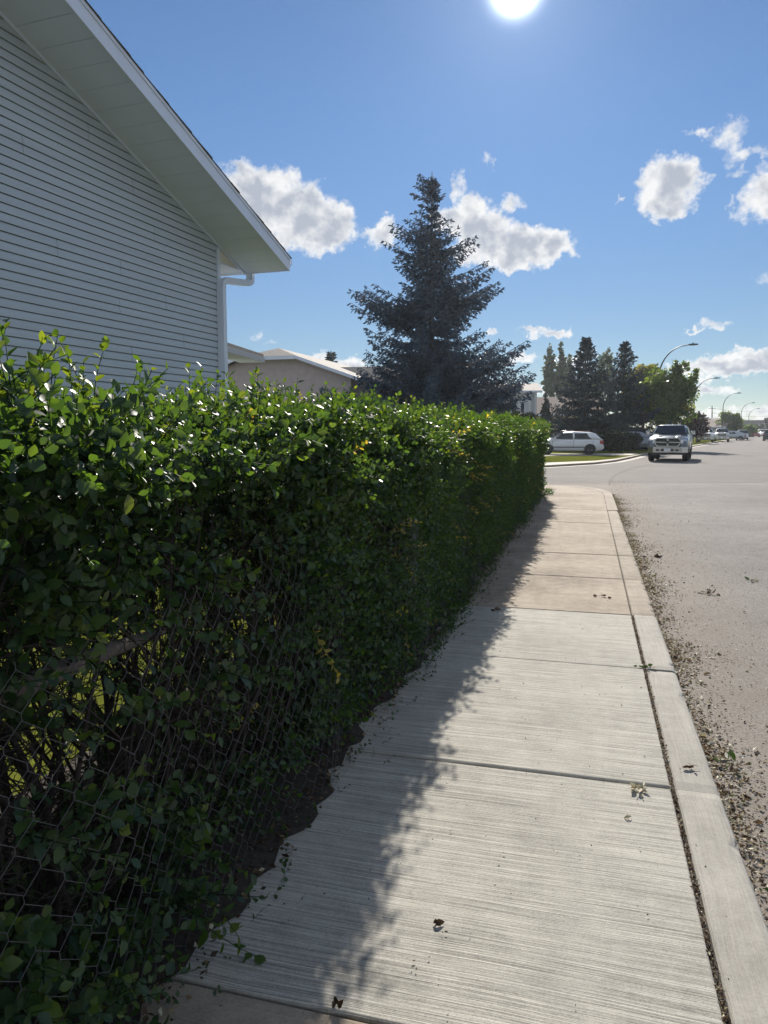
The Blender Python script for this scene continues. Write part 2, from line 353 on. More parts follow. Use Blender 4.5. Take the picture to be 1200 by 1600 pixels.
class MB:
    """collects polygons, then links them as one mesh object"""
    def __init__(s): s.v = []; s.f = []; s.mi = []; s.sm = []
    def add(s, vs, fs, mi=0, smooth=False):
        o = len(s.v); s.v += [tuple(v) for v in vs]
        for f in fs: s.f.append(tuple(i + o for i in f)); s.mi.append(mi); s.sm.append(smooth)
    def box(s, c, size, rz=0., mi=0, bev=0.):
        x, y, z = [k / 2 for k in size]
        if bev > 0:
            b = min(bev, x * .9, y * .9, z * .9); vs = []
            for dz in (-1, 1):
                for (e, zz) in (((b, z),) if False else ((0., z - b), (b, z))):
                    pass
            rings = [(-z, b), (-z + b, 0), (z - b, 0), (z, b)]
            for zz, ins in rings:
                X, Y = x - ins, y - ins
                vs += [(X - b, Y, zz), (X, Y - b, zz), (X, -Y + b, zz), (X - b, -Y, zz), (-X + b, -Y, zz), (-X, -Y + b, zz), (-X, Y - b, zz), (-X + b, Y, zz)]
            fs = [tuple(range(7, -1, -1))[::-1], tuple(range(24, 32))[::-1]]
            for r in range(3):
                for i in range(8): fs.append((r*8+i, r*8+(i+1) % 8, r*8+8+(i+1) % 8, r*8+8+i))
        else:
            vs = [(i*x, j*y, k*z) for i in (-1,1) for j in (-1,1) for k in (-1,1)]
            fs = [(0,1,3,2),(4,6,7,5),(0,4,5,1),(2,3,7,6),(0,2,6,4),(1,5,7,3)]
        ca, sa = math.cos(rz), math.sin(rz)
        s.add([(c[0]+ca*v[0]-sa*v[1], c[1]+sa*v[0]+ca*v[1], c[2]+v[2]) for v in vs], fs, mi)
    def prism(s, poly, z0, z1, mi=0):          # polygon in xy raised from z0 to z1
        n = len(poly)
        s.add([(p[0], p[1], z0) for p in poly] + [(p[0], p[1], z1) for p in poly],
              [tuple(range(n))[::-1], tuple(range(n, 2*n))] + [(i, (i+1) % n, n+(i+1) % n, n+i) for i in range(n)], mi)
    def hull(s, a, b, mi=0, cap=True, smooth=False):     # two equal rings joined
        n = len(a)
        fs = [(i, (i+1) % n, n+(i+1) % n, n+i) for i in range(n)]
        if cap: fs += [tuple(range(n))[::-1], tuple(range(n, 2*n))]
        s.add(list(a) + list(b), fs, mi, smooth)
    def tube(s, pts, rad, sides=8, mi=0, smooth=True, caps=True):
        pts = [Vector(p) for p in pts]; n = len(pts)
        rad = [float(r_) for r_ in rad] if hasattr(rad, '__len__') else [rad] * n
        vs = []; up = None
        for i, p in enumerate(pts):
            t = (pts[min(i+1, n-1)] - pts[max(i-1, 0)]).normalized()
            if up is None:
                up = Vector((0, 0, 1)) if abs(t.z) < .9 else Vector((1, 0, 0))
            a = t.cross(up).normalized(); up2 = a.cross(t).normalized(); up = up2
            for k in range(sides):
                th = 2*math.pi*k/sides
                vs.append(p + rad[i] * (math.cos(th) * a + math.sin(th) * up2))
        fs = []
        for i in range(n-1):
            for k in range(sides):
                fs.append((i*sides+k, i*sides+(k+1) % sides, (i+1)*sides+(k+1) % sides, (i+1)*sides+k))
        s.add(vs, fs, mi, smooth)
        if caps:
            o = len(s.v) - n*sides
            s.f.append(tuple(o+k for k in range(sides))[::-1]); s.mi.append(mi); s.sm.append(False)
            s.f.append(tuple(o+(n-1)*sides+k for k in range(sides))); s.mi.append(mi); s.sm.append(False)
    def build(s, name, mats, parent=None, fix=True):
        me = bpy.data.meshes.new(name); me.from_pydata(s.v, [], s.f); me.update()
        if not isinstance(mats, (list, tuple)): mats = [mats]
        for m in mats: me.materials.append(m)
        me.polygons.foreach_set('material_index', s.mi); me.polygons.foreach_set('use_smooth', s.sm)
        if fix:
            bm = bmesh.new(); bm.from_mesh(me); bmesh.ops.recalc_face_normals(bm, faces=bm.faces); bm.to_mesh(me); bm.free()
        return link(bpy.data.objects.new(name, me), parent)

def np_mesh(name, verts, loops, starts, totals, m, tint=None, parent=None, smooth=False):
    me = bpy.data.meshes.new(name)
    me.vertices.add(len(verts)); me.vertices.foreach_set('co', np.ascontiguousarray(verts, dtype=np.float32).ravel())
    me.loops.add(len(loops)); me.loops.foreach_set('vertex_index', np.ascontiguousarray(loops, dtype=np.int32))
    me.polygons.add(len(starts)); me.polygons.foreach_set('loop_start', np.ascontiguousarray(starts, dtype=np.int32))
    me.polygons.foreach_set('loop_total', np.ascontiguousarray(totals, dtype=np.int32))
    if smooth: me.polygons.foreach_set('use_smooth', np.ones(len(starts), dtype=bool))
    if tint is not None:
        at = me.attributes.new('tint', 'FLOAT', 'POINT'); at.data.foreach_set('value', np.ascontiguousarray(tint, dtype=np.float32))
    me.materials.append(m); me.update(calc_edges=True)
    return link(bpy.data.objects.new(name, me), parent)

class Leaves:
    """collects templates of triangles placed many times; one mesh in the end"""
    def __init__(s, capped=False): s.V = []; s.T = []; s.F = []; s.n = 0; s.capped = capped
    def put(s, tv, tf, tt, pos, rot, scale, dt):      # template verts(n,3), tris(k,3), tint(n); instances m
        m, n = len(pos), len(tv)
        if m == 0: return
        v = np.einsum('mij,nj->mni', rot, tv) * np.asarray(scale)[:, None, None] + pos[:, None, :]
        s.V.append(v.reshape(-1, 3)); dt = np.asarray(dt)[:, None]; t_ = tt[None, :] + dt
        s.T.append((np.where(dt > .4, np.clip(.952 + (t_ - .9)*.06, .952, .99), np.clip(t_, 0, .925)) if s.capped else np.clip(t_, 0, 1)).reshape(-1))
        f = tf[None] + (np.arange(m) * n)[:, None, None] + s.n
        s.F.append(f.reshape(-1, 3)); s.n += m * n
    def build(s, name, m, parent=None, smooth=False):
        V = np.concatenate(s.V); F = np.concatenate(s.F); T = np.concatenate(s.T)
        k = len(F)
        return np_mesh(name, V, F.ravel(), np.arange(k) * 3, np.full(k, 3), m, T, parent, smooth)

def frames(d, roll):
    """rotation matrices whose third column is direction d"""
    d = d / np.linalg.norm(d, axis=1, keepdims=True)
    ref = np.where(np.abs(d[:, 2:3]) > .95, np.array([[1., 0, 0]]), np.array([[0, 0, 1.]]))
    a = np.cross(ref, d); a /= np.linalg.norm(a, axis=1, keepdims=True); b = np.cross(d, a)
    c, s_ = np.cos(roll)[:, None], np.sin(roll)[:, None]
    return np.stack([c * a + s_ * b, -s_ * a + c * b, d], axis=2)

DIA_V = np.array([[0, 0, 0], [-.5, .08, .5], [.5, .08, .5], [0, 0, 1.]]); DIA_F = np.array([[0, 2, 1], [1, 2, 3]])
def leaf_full(l, w, bend, fold):
    v = np.array([[0, 0, 0], [-.42*w, fold, .28*l], [0, 0, .28*l], [.42*w, fold, .28*l], [-.5*w, fold*1.1 - bend*.4, .55*l], [0, -bend*.4, .55*l], [.5*w, fold*1.1 - bend*.4, .55*l],
                  [-.28*w, fold*.6 - bend*.75, .82*l], [0, -bend*.75, .82*l], [.28*w, fold*.6 - bend*.75, .82*l], [0, -bend, l]])
    f = np.array([[0,2,1],[0,3,2],[1,2,5],[1,5,4],[2,3,6],[2,6,5],[4,5,8],[4,8,7],[5,6,9],[5,9,8],[7,8,10],[8,9,10]])
    return v, f
def leaf_lite(l, w, fold):
    v = np.array([[0, 0, 0], [-.5*w, fold, .45*l], [.5*w, fold, .45*l], [0, 0, l], [0, -fold*.3, .45*l]])
    return v, np.array([[0, 4, 1], [0, 2, 4], [1, 4, 3], [4, 2, 3]])
def shoot(seed, n, length, lite, leaf_len=.05):
    r = np.random.default_rng(seed); V = []; F = []; T = []; o = 0
    bendx, bendy = r.uniform(-.25, .25, 2)
    def axis(t): return np.array([bendx * t*t * length, bendy * t*t * length, t * length])
    k = 5                                                # stem: a tapering three-sided tube
    for i in range(k):
        t = i / (k-1); c = axis(t); rad = .0022 * (1 - .6*t)
        for j in range(3): V.append(c + rad * np.array([math.cos(j*2.094), math.sin(j*2.094), 0])); T.append(.2)
    for i in range(k-1):
        for j in range(3):
            a, b = i*3+j, i*3+(j+1) % 3; F += [[a, b, b+3], [a, b+3, a+3]]
    o = len(V)
    for i in range(n):
        t = (i + .6) / n; ang = i*2.4 + r.uniform(-.5, .5); tilt = R(r.uniform(35, 85)) * (1 - .45*t)
        l = leaf_len * r.uniform(.5, 1.2) * (1 - .35*t*t); w = l * r.uniform(.58, .80)
        v, f = leaf_lite(l, w, w*.16) if lite else leaf_full(l, w, l*r.uniform(.05, .3), w*r.uniform(.06, .2))
        v = v + np.array([0, 0, l*.12])
        tw = r.uniform(-.6, .6); ct, st = math.cos(tw), math.sin(tw)
        v = v @ np.array([[ct, st, 0], [-st, ct, 0], [0, 0, 1]])
        cb, sb = math.cos(tilt), math.sin(tilt)
        # tip the leaf outwards (about x so that +z leans to +y), upper side up
        v = np.stack([v[:, 0], v[:, 2]*sb - v[:, 1]*cb, v[:, 2]*cb + v[:, 1]*sb], axis=1)
        ca, sa = math.cos(ang), math.sin(ang)
        v = np.stack([v[:, 0]*ca - v[:, 1]*sa, v[:, 0]*sa + v[:, 1]*ca, v[:, 2]], axis=1) + axis(t)
        V += list(v); F += (f + o).tolist(); o += len(v)
        T += [np.clip(r.normal(.42 + .2*t, .14), .02, .9)] * len(v)
    return np.array(V), np.array(F), np.array(T)

# ------------------------------------------------------------------ ground, roads, pavements
def struct(name, mb, mats): return tag(mb.build(name, mats), kind='structure')
KX0, KX1 = 0.385, 0.575          # inner and outer kerb lines
ROADZ = -.10
b = MB(); S = 2500
b.add([(-S, -S, -.16), (S, -S, -.16), (S, S, -.16), (-S, S, -.16)], [(0, 1, 2, 3)]); struct('ground', b, M['ground'])
def px_poly(*pp, z=0.): return [G(x, y, z) for x, y in pp]
RD = R(28.3) - YAW                                   # heading of the street beyond the bend, from +y towards +x
rdir = Vector((math.sin(RD), math.cos(RD), 0)); rperp = Vector((-rdir.y, rdir.x, 0))   # rperp: to the left
K0 = G(1006, 709.5)                                   # far end of the kerb return
far_end = K0 + rdir * 420
ret = [G(620, 741), G(740, 734), G(862, 726.5), G(930, 722.5), G(962, 718.8), G(982, 714.8), G(996, 711.6), K0]
outer = [Vector((ret[0].x - 40, ret[0].y + 4, 0))] + ret + [far_end]
def offset(line, d):
    out = []
    for i, p in enumerate(line):
        t = (line[min(i+1, len(line)-1)] - line[max(i-1, 0)]); t.z = 0; t.normalize()
        out.append(p + Vector((-t.y, t.x, 0)) * d)
    return out
road_poly = [(KX1 - .3, -40), (60, -40), (60, 20)] + [tuple((far_end - rperp * 24).xy), tuple((far_end + rperp * 3).xy)]
b = MB(); b.add([(-60, -40, ROADZ), (80, -40, ROADZ), (80 + 200, 430, ROADZ), (-20, 430, ROADZ), (-60, 60, ROADZ)], [(0, 1, 2, 3, 4)])
struct('road', b, M['asphalt'])
# newer asphalt of the crossing: its seam runs across the street
sa, sb_ = G(700, 755.5, ROADZ + .004), G(1300, 753, ROADZ + .004)
b = MB(); pl = [sa, sb_, sb_ + rdir * 60 + Vector((30, 0, 0)), far_end - rperp * 30, far_end, K0, *ret[::-1][1:], outer[0], Vector((outer[0].x, sa.y, 0))]
b.add([(p.x, p.y, ROADZ + .004) for p in pl], [tuple(range(len(pl)))]); struct('side_street', b, M['asphalt2'])
sm = MB(); n_ = (sb_ - sa).normalized(); pn = Vector((-n_.y, n_.x, 0)) * .022
for i in range(40):
    a_ = sa + (sb_ - sa) * (i/40); c_ = sa + (sb_ - sa) * ((i+1)/40)
    w0, w1 = random.uniform(.6, 1.3), random.uniform(.6, 1.3)
    sm.add([(p.x, p.y, ROADZ + .008) for p in (a_ - pn*w0, c_ - pn*w0, c_ + pn*w1, a_ + pn*w1)], [(0, 1, 2, 3)])
struct('road_seam', sm, mat('pale_seam', (.42, .40, .36), .9, var=.3, vscale=20))

def ribbon(name, pts, w, z, m):
    rb = MB(); rr2 = random.Random(5); L1 = []; L2 = []
    fine_ = []
    for i in range(len(pts) - 1):
        for k in range(12): fine_.append(pts[i].lerp(pts[i+1], k/12))
    fine_.append(pts[-1])
    for i, p in enumerate(fine_):
        t = fine_[min(i+1, len(fine_)-1)] - fine_[max(i-1, 0)]; t.z = 0; t.normalize(); nn = Vector((-t.y, t.x, 0)); o_ = rr2.uniform(-.5, .5)*w
        L1.append((p.x + nn.x*(w*rr2.uniform(.5, 1.2) + o_), p.y + nn.y*(w*rr2.uniform(.5, 1.2) + o_), z)); L2.append((p.x - nn.x*(w*rr2.uniform(.5, 1.2) - o_), p.y - nn.y*(w*rr2.uniform(.5, 1.2) - o_), z))
    n = len(fine_); rb.add(L1 + L2, [(i, i+1, n+i+1, n+i) for i in range(n-1)]); struct(name, rb, m)
ribbon('road_seam', px_poly((952, 752), (955, 744), (964, 737), (985, 729), (1020, 722), z=0), .02, ROADZ + .008, mat('grey_seam', (.25, .235, .215), 1., 0, 0.))

# near sidewalk: slabs with open joints
JY = [-3.2, -1.65, G(640, 1589).y, G(1063, 1231).y, G(1055, 1049).y, G(992, 961).y]
JY = [-3.0, -1.4, 0.2, 1.72, 3.25, 4.78, 6.3]
q = [G(1063, 1232).y, G(1060, 1049).y, G(992, 961).y]
JY = [q[0] - 4.6, q[0] - 3.05, q[0] - 1.53, q[0], q[1], q[2]]
tan_j = [G(979, 905).y, G(970, 868).y, G(966, 842).y, G(957, 818).y, G(952, 797).y]
JY += tan_j
SW0 = -1.16
def slab(mb, x0, x1, y0, y1, mi, z=0., th=.14, e=.008, drop=0.):
    """slab with rounded arrises"""
    o = lambda a: [(x0+a, y0+a), (x1-a, y0+a), (x1-a, y1-a), (x0+a, y1-a)]
    rings = [(o(0), z-th), (o(0), z-e), (o(e*.35), z-e*.3), (o(e), z)]
    vs = [(px_, py_, zz) for r_, zz in rings for px_, py_ in r_]
    fs = [(12, 13, 14, 15)]
    for r_ in range(3):
        for i in range(4): fs.append((r_*4+i, r_*4+(i+1) % 4, r_*4+4+(i+1) % 4, r_*4+4+i))
    mb.add(vs, fs, mi)
b = MB(); gap = .006
for i in range(len(JY) - 1):
    tan_ = i < 2 or i >= 5
    dz = random.uniform(-.003, .003)
    slab(b, SW0, KX0 - .008, JY[i] + gap, JY[i+1] - gap, 1 if tan_ else 0, dz)
yE = JY[-1]
# rounded corner by the side street
arc_o = [(KX1, yE), (KX1, 18.2), (KX1 - .03, 18.9), (KX1 - .14, 19.6), (KX1 - .38, 20.25), (KX1 - .8, 20.75), (KX1 - 1.4, 21.0), (KX1 - 2.6, 21.15), (-9, 21.2)]
arc_i = [(KX0, yE), (KX0, 18.1), (KX0 - .03, 18.75), (KX0 - .13, 19.4), (KX0 - .35, 19.98), (KX0 - .72, 20.5), (KX0 - 1.25, 20.82), (KX0 - 2.45, 20.96), (-9, 21.0)]
poly = [(SW0, yE + gap), (KX0 - .008, yE + gap)] + [(x - .008, y - .004) for x, y in arc_i[1:]] + [(-9, 19.4), (SW0, 19.0)]
b.prism(poly, -.14, 0, 1)
struct('sidewalk', b, [M['con_grey'], M['con_tan']])
b = MB(); kr = random.Random(12)
for i in range(len(JY) - 1):
    x0 = KX0 + .010 if 2 <= i < 5 else KX0; y0, y1 = JY[i] + gap, JY[i+1] - gap; dz = kr.uniform(-.004, .006); k = 26
    rings = []
    for j in range(k + 1):
        y = y0 + (y1 - y0)*j/k; chip = kr.uniform(0, .004) + (.014 if kr.random() < .07 else 0); end = .006 if j in (0, k) else 0
        rings.append([(x0, y, -.16), (x0 + kr.uniform(0, .002), y, dz - .008 - end), (x0 + .008, y, dz - end), (KX1 - .026 - chip, y, dz - end), (KX1 - .010 - chip*.7, y, dz - .006 - chip*.3 - end), (KX1 - chip*.3, y, dz - .024), (KX1 + .004, y, -.16)])
    for j in range(k): b.hull(rings[j], rings[j+1], 1 if (i < 2 or i >= 5) else 0, cap=(j in (0, k-1)))
for i in range(len(arc_o) - 1):
    (a, c), (d, e) = (arc_i[i], arc_o[i]), (arc_i[i+1], arc_o[i+1])
    b.prism([a, c, e, d], -.16, .001, 1)
struct('kerb', b, [M['kerb_grey'], M['kerb_tan']])
# dark dirt in the joint bed and the soil strip under the hedge
b = MB(); b.add([(-1.3, -4, -.03), (KX1 - .05, -4, -.03), (KX1 - .05, 19, -.03), (-1.3, 19, -.03)], [(0, 1, 2, 3)]); struct('soil_bed', b, M['soil'])
b = MB()
ns = 360; vs = []; fs = []
for i in range(ns + 1):
    y = -4 + 22.6 * i / ns
    xe = -1.035 + .03*math.sin(y*3.1) + .022*math.sin(y*9.7 + 1) + .02*math.sin(y*23) + random.uniform(-.012, .012)
    for x, z in ((-2.2, .03), (-1.6, .035), (-1.2, .03), (xe - .05, .014), (xe, .002)): vs.append((x, y, z + random.uniform(-.008, .008) * (z > .01)))
for i in range(ns):
    for k in range(4): fs.append((i*5+k, i*5+k+1, i*5+6+k, i*5+5+k))
b.add(vs, fs, 0, True); struct('soil_strip', b, M['soil'])
# yards
b = MB(); b.prism([(-60, -30), (-1.9, -30), (-1.9, 18.9), (-9, 19.3), (-60, 20)], -.15, .012); struct('lawn', b, M['lawn'])
kerb_w = offset(outer, .18); walk_w = [outer[0] + Vector((0, 2.2, 0))] + [G(*p_) for p_ in ((620, 731.5), (740, 727), (862, 722.4), (930, 719.6), (962, 716.4), (980, 713.2), (993, 710.6), (1003, 708.6))] + [offset(outer, 1.7)[-1]]
def strip(mb, l0, l1, z0, z1, mi=0):
    for i in range(len(l0) - 1):
        a, c, d, e = l0[i], l0[i+1], l1[i+1], l1[i]
        mb.prism([a.xy, c.xy, d.xy, e.xy], z0, z1, mi)
b = MB(); strip(b, outer, kerb_w, -.15, .0); struct('kerb', b, M['kerb_tan'])
b = MB(); strip(b, kerb_w, walk_w, -.15, -.003); struct('sidewalk', b, mat('far_concrete', (.29, .255, .21), .85, var=.15, vscale=2))
b = MB(); gl = offset(outer, -.45); strip(b, gl, outer, ROADZ - .05, ROADZ + .012); struct('gutter', b, mat('gutter_concrete', (.24, .215, .185), .85, var=.15, vscale=2))
b = MB(); lp = [p.xy for p in walk_w]; b.prism(lp + [(far_end + rperp*200).xy, (-150, 300), (-150, 40)], -.15, .008); struct('lawn', b, M['lawn'])
con = mat('driveway_concrete', (.36, .32, .27), .85, var=.12, vscale=1.5)
def pave(name, pts, z, m): 
    b = MB(); b.add([(p.x, p.y, z) for p in pts], [tuple(range(len(pts)))]); return struct(name, b, m)
pave('driveway', px_poly((700, 714.3), (985, 711.5), (999, 708.6), (700, 710.0)), .016, con)
pave('driveway', px_poly((700, 703.0), (1003, 703.0), (1009, 699.5), (700, 699.0)), .016, mat('grey_driveway', (.16, .15, .14), .85, var=.15, vscale=1.5))

# ------------------------------------------------------------------ the sided house on the left
Cn = H(350.5, 12.35, 0); WA = R(20.0) - YAW
house = empty('sided_house', 'house with pale grey horizontal siding and wide white gable eaves above the hedge', 'house', (Cn.x, Cn.y, 0), -WA)
# local: +y along the gable wall away from the viewer, +x towards the street
SLOPE, HALF, EOH, ROH = .351, 5.3, .817, .859
ZE = 4.20                                            # underside of the rake soffit at the eave edge (y = EOH)
def zs(y): return ZE + SLOPE * (EOH - y) if y > -HALF else ZE + SLOPE * (EOH + 2*HALF + y)
b = MB(); ex = .1016; z = -.1; k = 0
while z < zs(-HALF):
    z1 = z + ex
    yr = min(0.0, EOH - (z1 - ZE) / SLOPE) if z1 > zs(0) else 0.0
    yr0 = min(0.0, EOH - (z - ZE) / SLOPE) if z > zs(0) else 0.0
    yl, yl0 = -2*HALF - yr, -2*HALF - yr0
    if yr0 <= -HALF: break
    yr = max(yr, -HALF + .001); yl = min(yl, -HALF - .001)
    zb_ = z1 - .010
    b.add([(.020, yl0, z), (.020, yr0, z), (.016, yr0, z + .05), (.016, yl0, z + .05), (.004, yl, zb_), (.004, yr, zb_), (-.019, yl0, z), (-.019, yr0, z), (-.018, yl, zb_), (-.018, yr, zb_)],
          [(3, 2, 1, 0), (4, 5, 2, 3), (0, 1, 7, 6), (8, 9, 5, 4)])
    z = z1; k += 1
wallb = b
def on_wall(px_, py_):                                 # wall plane hit by a photo pixel
    u, f, w = ray(px_, py_); x, y = w2(u, f)
    nx, ny = math.cos(WA), -math.sin(WA)
    t = (Cn.x*nx + Cn.y*ny) / (x*nx + y*ny); P = Vector((x*t, y*t, EYE + w*t)) - Vector((Cn.x, Cn.y, 0))
    return P.x*math.sin(WA) + P.y*math.cos(WA), P.z
# panel end laps: the shallow vertical seams
for px_, py_ in ((34, 236), (137, 222), (187, 425), (186, 495), (281, 432), (258, 478), (205, 565), (286, 545), (240, 372), (206, 302), (88, 398)):
    y_, z_ = on_wall(px_, py_); k0 = round((z_ + .1) / ex)
    zz = -.1 + k0*ex
    for j in (0, 1):
        zq = zz + j*ex
        wallb.add([(.0206, y_, zq+.001), (.0206, y_ + .007, zq+.001), (.0166, y_+.007, zq+.05), (.0166, y_, zq+.05), (.0046, y_ + .007, zq+ex-.010), (.0046, y_, zq+ex-.010)], [(3, 2, 1, 0), (5, 4, 2, 3)], 1)
wall = wallb.build('wall', [M['siding'], mat('seam_shadow', (.14, .15, .165), .6)], house, fix=False)
# backing walls
b = MB(); pr = [(0, -.2), (0, zs(0)), (-HALF, zs(-HALF)), (-2*HALF, zs(-2*HALF)), (-2*HALF, -.2)]
b.hull([(-.0185, y, z) for y, z in pr], [(-13, y, z) for y, z in pr]); b.build('side_wall', M['siding'], house)
# rake soffit in panels, both slopes
b = MB(); yy = EOH; st = .30
while yy > -HALF - .01:
    y2 = max(yy - st + .006, -HALF); 
    b.hull([(.022, yy, zs(yy)), (ROH - .02, yy, zs(yy)), (ROH - .02, y2, zs(y2)), (.022, y2, zs(y2))], [(.022, yy, zs(yy)+.012), (ROH - .02, yy, zs(yy)+.012), (ROH - .02, y2, zs(y2)+.012), (.022, y2, zs(y2)+.012)])
    yy -= st
yy = -2*HALF - EOH
b.hull([(.022, yy, zs(yy)), (ROH - .02, yy, zs(yy)), (ROH - .02, -HALF - .004, zs(-HALF - .004)), (.022, -HALF - .004, zs(-HALF - .004))],
       [(.022, yy, zs(yy)+.012), (ROH - .02, yy, zs(yy)+.012), (ROH - .02, -HALF - .004, zs(-HALF)+.012), (.022, -HALF - .004, zs(-HALF)+.012)])
b.build('soffit', M['soffit'], house)
# eave soffit seen beyond the corner
b = MB(); b.box((-6.5, EOH/2 + .005, ZE + .02), (13, EOH - .03, .012)); b.build('soffit', M['soffit'], house)
b = MB(); b.hull([(-.012, .004, ZE + .03), (-.012, EOH - .02, ZE + .03), (-.012, .004, zs(0) + .02)], [(.0, .004, ZE + .03), (.0, EOH - .02, ZE + .03), (.0, .004, zs(0) + .02)]); b.build('eave_return', mat('lit_soffit_cream', (.70, .66, .58), .5), house)  # closing panel, the lit look of the eave soffit put into its colour
# frieze trim along the wall top
b = MB()
for s_ in (1,):
    y0, y1 = EOH - .02, -HALF
    b.hull([(.004, y0, zs(y0)-.045), (.032, y0, zs(y0)-.045), (.032, y0, zs(y0)-.003), (.004, y0, zs(y0)-.003)], [(.004, y1, zs(y1)-.045), (.032, y1, zs(y1)-.045), (.032, y1, zs(y1)-.003), (.004, y1, zs(y1)-.003)])
b.build('frieze', M['soffit'], house)
# fascia boards
FH = .20
b = MB()
for (y0, y1) in ((EOH + .02, -HALF), (-2*HALF - EOH, -HALF)):
    b.hull([(ROH - .02, y0, zs(y0)-.02), (ROH + .005, y0, zs(y0)-.02), (ROH + .005, y0, zs(y0)+FH), (ROH - .02, y0, zs(y0)+FH)], [(ROH - .02, y1, zs(y1)-.02), (ROH + .005, y1, zs(y1)-.02), (ROH + .005, y1, zs(y1)+FH), (ROH - .02, y1, zs(y1)+FH)])
    b.hull([(ROH + .005, y0, zs(y0)+FH*.78), (ROH + .017, y0, zs(y0)+FH*.78), (ROH + .017, y0, zs(y0)+FH+.003), (ROH + .005, y0, zs(y0)+FH+.003)], [(ROH + .005, y1, zs(y1)+FH*.78), (ROH + .017, y1, zs(y1)+FH*.78), (ROH + .017, y1, zs(y1)+FH+.003), (ROH + .005, y1, zs(y1)+FH+.003)])
b.box((-6.5 + ROH/2 - .02, EOH + .012, ZE + .075), (13 + ROH - .02, .022, .19)); b.build('fascia', M['trim'], house)
# roof with ragged shingle edge
b = MB(); rr = random.Random(3)
for sgn in (1, -1):
    yA, yB = (EOH + .06, -HALF) if sgn == 1 else (-2*HALF - EOH - .06, -HALF)
    n = 26
    for i in range(n):
        t0, t1 = i/n, (i+1)/n; a = yA + (yB-yA)*t0; c = yA + (yB-yA)*t1
        xo = ROH + .03 + rr.uniform(-.006, .012); lift = .012
        za, zc = zs(a) + FH + .004, zs(c) + FH + .004
        b.hull([(-13.5, a, za + lift), (xo, a, za + lift), (xo, a, za), (-13.5, a, za)], [(-13.5, c, zc + lift*.3), (xo, c, zc + lift*.3), (xo, c, zc), (-13.5, c, zc)])
b.build('roof', M['shingle_dark'], house)
# gutter along the far eave: open profile
prof = [(.028, -.09), (.075, -.09), (.10, -.055), (.115, -.02), (.115, .015), (.105, .015), (.105, -.015), (.07, -.075), (.036, -.075), (.036, .015), (.028, .015)]
b = MB(); gz = ZE + .155
b.hull([(ROH + .0, EOH + p, gz + q_) for p, q_ in prof], [(-13, EOH + p, gz + q_) for p, q_ in prof])
b.build('gutter', M['trim'], house)
b = MB(); b.box((.022, -.035, 2.05), (.03, .075, 4.75)); b.box((-.035, .012, 2.0), (.085, .024, 4.36)); b.build('corner_trim', M['trim'], house)
# downspout
b = MB()
def rect_tube(path, wx=.12, wy=.095):
    rings = []
    for i, p in enumerate(path):
        p = Vector(p); t = (Vector(path[min(i+1, len(path)-1)]) - Vector(path[max(i-1, 0)])).normalized()
        a = Vector((1, 0, 0)); a = (a - t*a.dot(t)).normalized(); c = t.cross(a)
        rings.append([p + a*wx/2*i1 + c*wy/2*i2 for i1, i2 in ((-1,-1),(1,-1),(1,1),(-1,1))])
    for i in range(len(rings)-1): b.hull(rings[i], rings[i+1], cap=(i in (0, len(rings)-2)))
yd = -.045
rect_tube([(.075, EOH + .07, gz - .07), (.075, EOH + .07, gz - .24), (.075, EOH + .045, gz - .30), (.075, EOH - .03, gz - .335), (.075, yd + .12, gz - .42), (.075, yd + .02, gz - .47), (.075, yd, gz - .56), (.075, yd, 0.1)])
for zz in (1.2, 2.55, 3.7): b.box((.075, yd, zz), (.085, .066, .02))
b.build('downspout', M['trim'], house)
# low entry roof projecting on the far side
po = Vector((Cn.x, Cn.y, 0)); Ea, Eb = H(352, 15.6), H(415.5, 18.4)
ang = math.atan2((Eb - Ea).x, (Eb - Ea).y)
def to_house(p):
    d = p - po; return Vector((d.x*math.cos(WA) - d.y*math.sin(WA), d.x*math.sin(WA) + d.y*math.cos(WA), p.z))
A, B_ = to_house(Ea), to_house(Eb); dr = (B_ - A).normalized(); lf = Vector((-dr.y, dr.x, 0)); A = A - dr * 2.6
ze = Z(566, 18.4)
b = MB()
def pr_(p, off, z): v = p + lf*off; return (v.x, v.y, z)
th = .19
b.hull([pr_(A, 0, ze + .01), pr_(A, 0, ze + th), pr_(A, 2.5, ze + th + .8), pr_(A, 2.5, ze + .62)], [pr_(B_, 0, ze + .01), pr_(B_, 0, ze + th), pr_(B_, 2.5, ze + th + .8), pr_(B_, 2.5, ze + .62)])
b.hull([pr_(A, 2.5, ze + .62), pr_(A, 2.5, ze + th + .8), pr_(A, 5, ze + th), pr_(A, 5, ze + .01)], [pr_(B_, 2.5, ze + .62), pr_(B_, 2.5, ze + th + .8), pr_(B_, 5, ze + th), pr_(B_, 5, ze + .01)])
porch = b.build('porch_roof', M['shingle'], house)
b = MB(); B2 = B_ + dr*.02
b.hull([pr_(A, -.025, ze - .01), pr_(A, -.025, ze + .11), pr_(A, -.001, ze + .11), pr_(A, -.001, ze - .01)], [pr_(B2, -.025, ze - .01), pr_(B2, -.025, ze + .11), pr_(B2, -.001, ze + .11), pr_(B2, -.001, ze - .01)])
b.hull([pr_(B_ + dr*.003, 0, ze - .01), pr_(B_ + dr*.003, 0, ze + .17), pr_(B_ + dr*.003, 2.5, ze + .97), pr_(B_ + dr*.003, 2.5, ze + .79)], [pr_(B2, 0, ze - .01), pr_(B2, 0, ze + .17), pr_(B2, 2.5, ze + .97), pr_(B2, 2.5, ze + .79)])
b.build('fascia', mat('grey_trim', (.36, .37, .39), .5), porch)
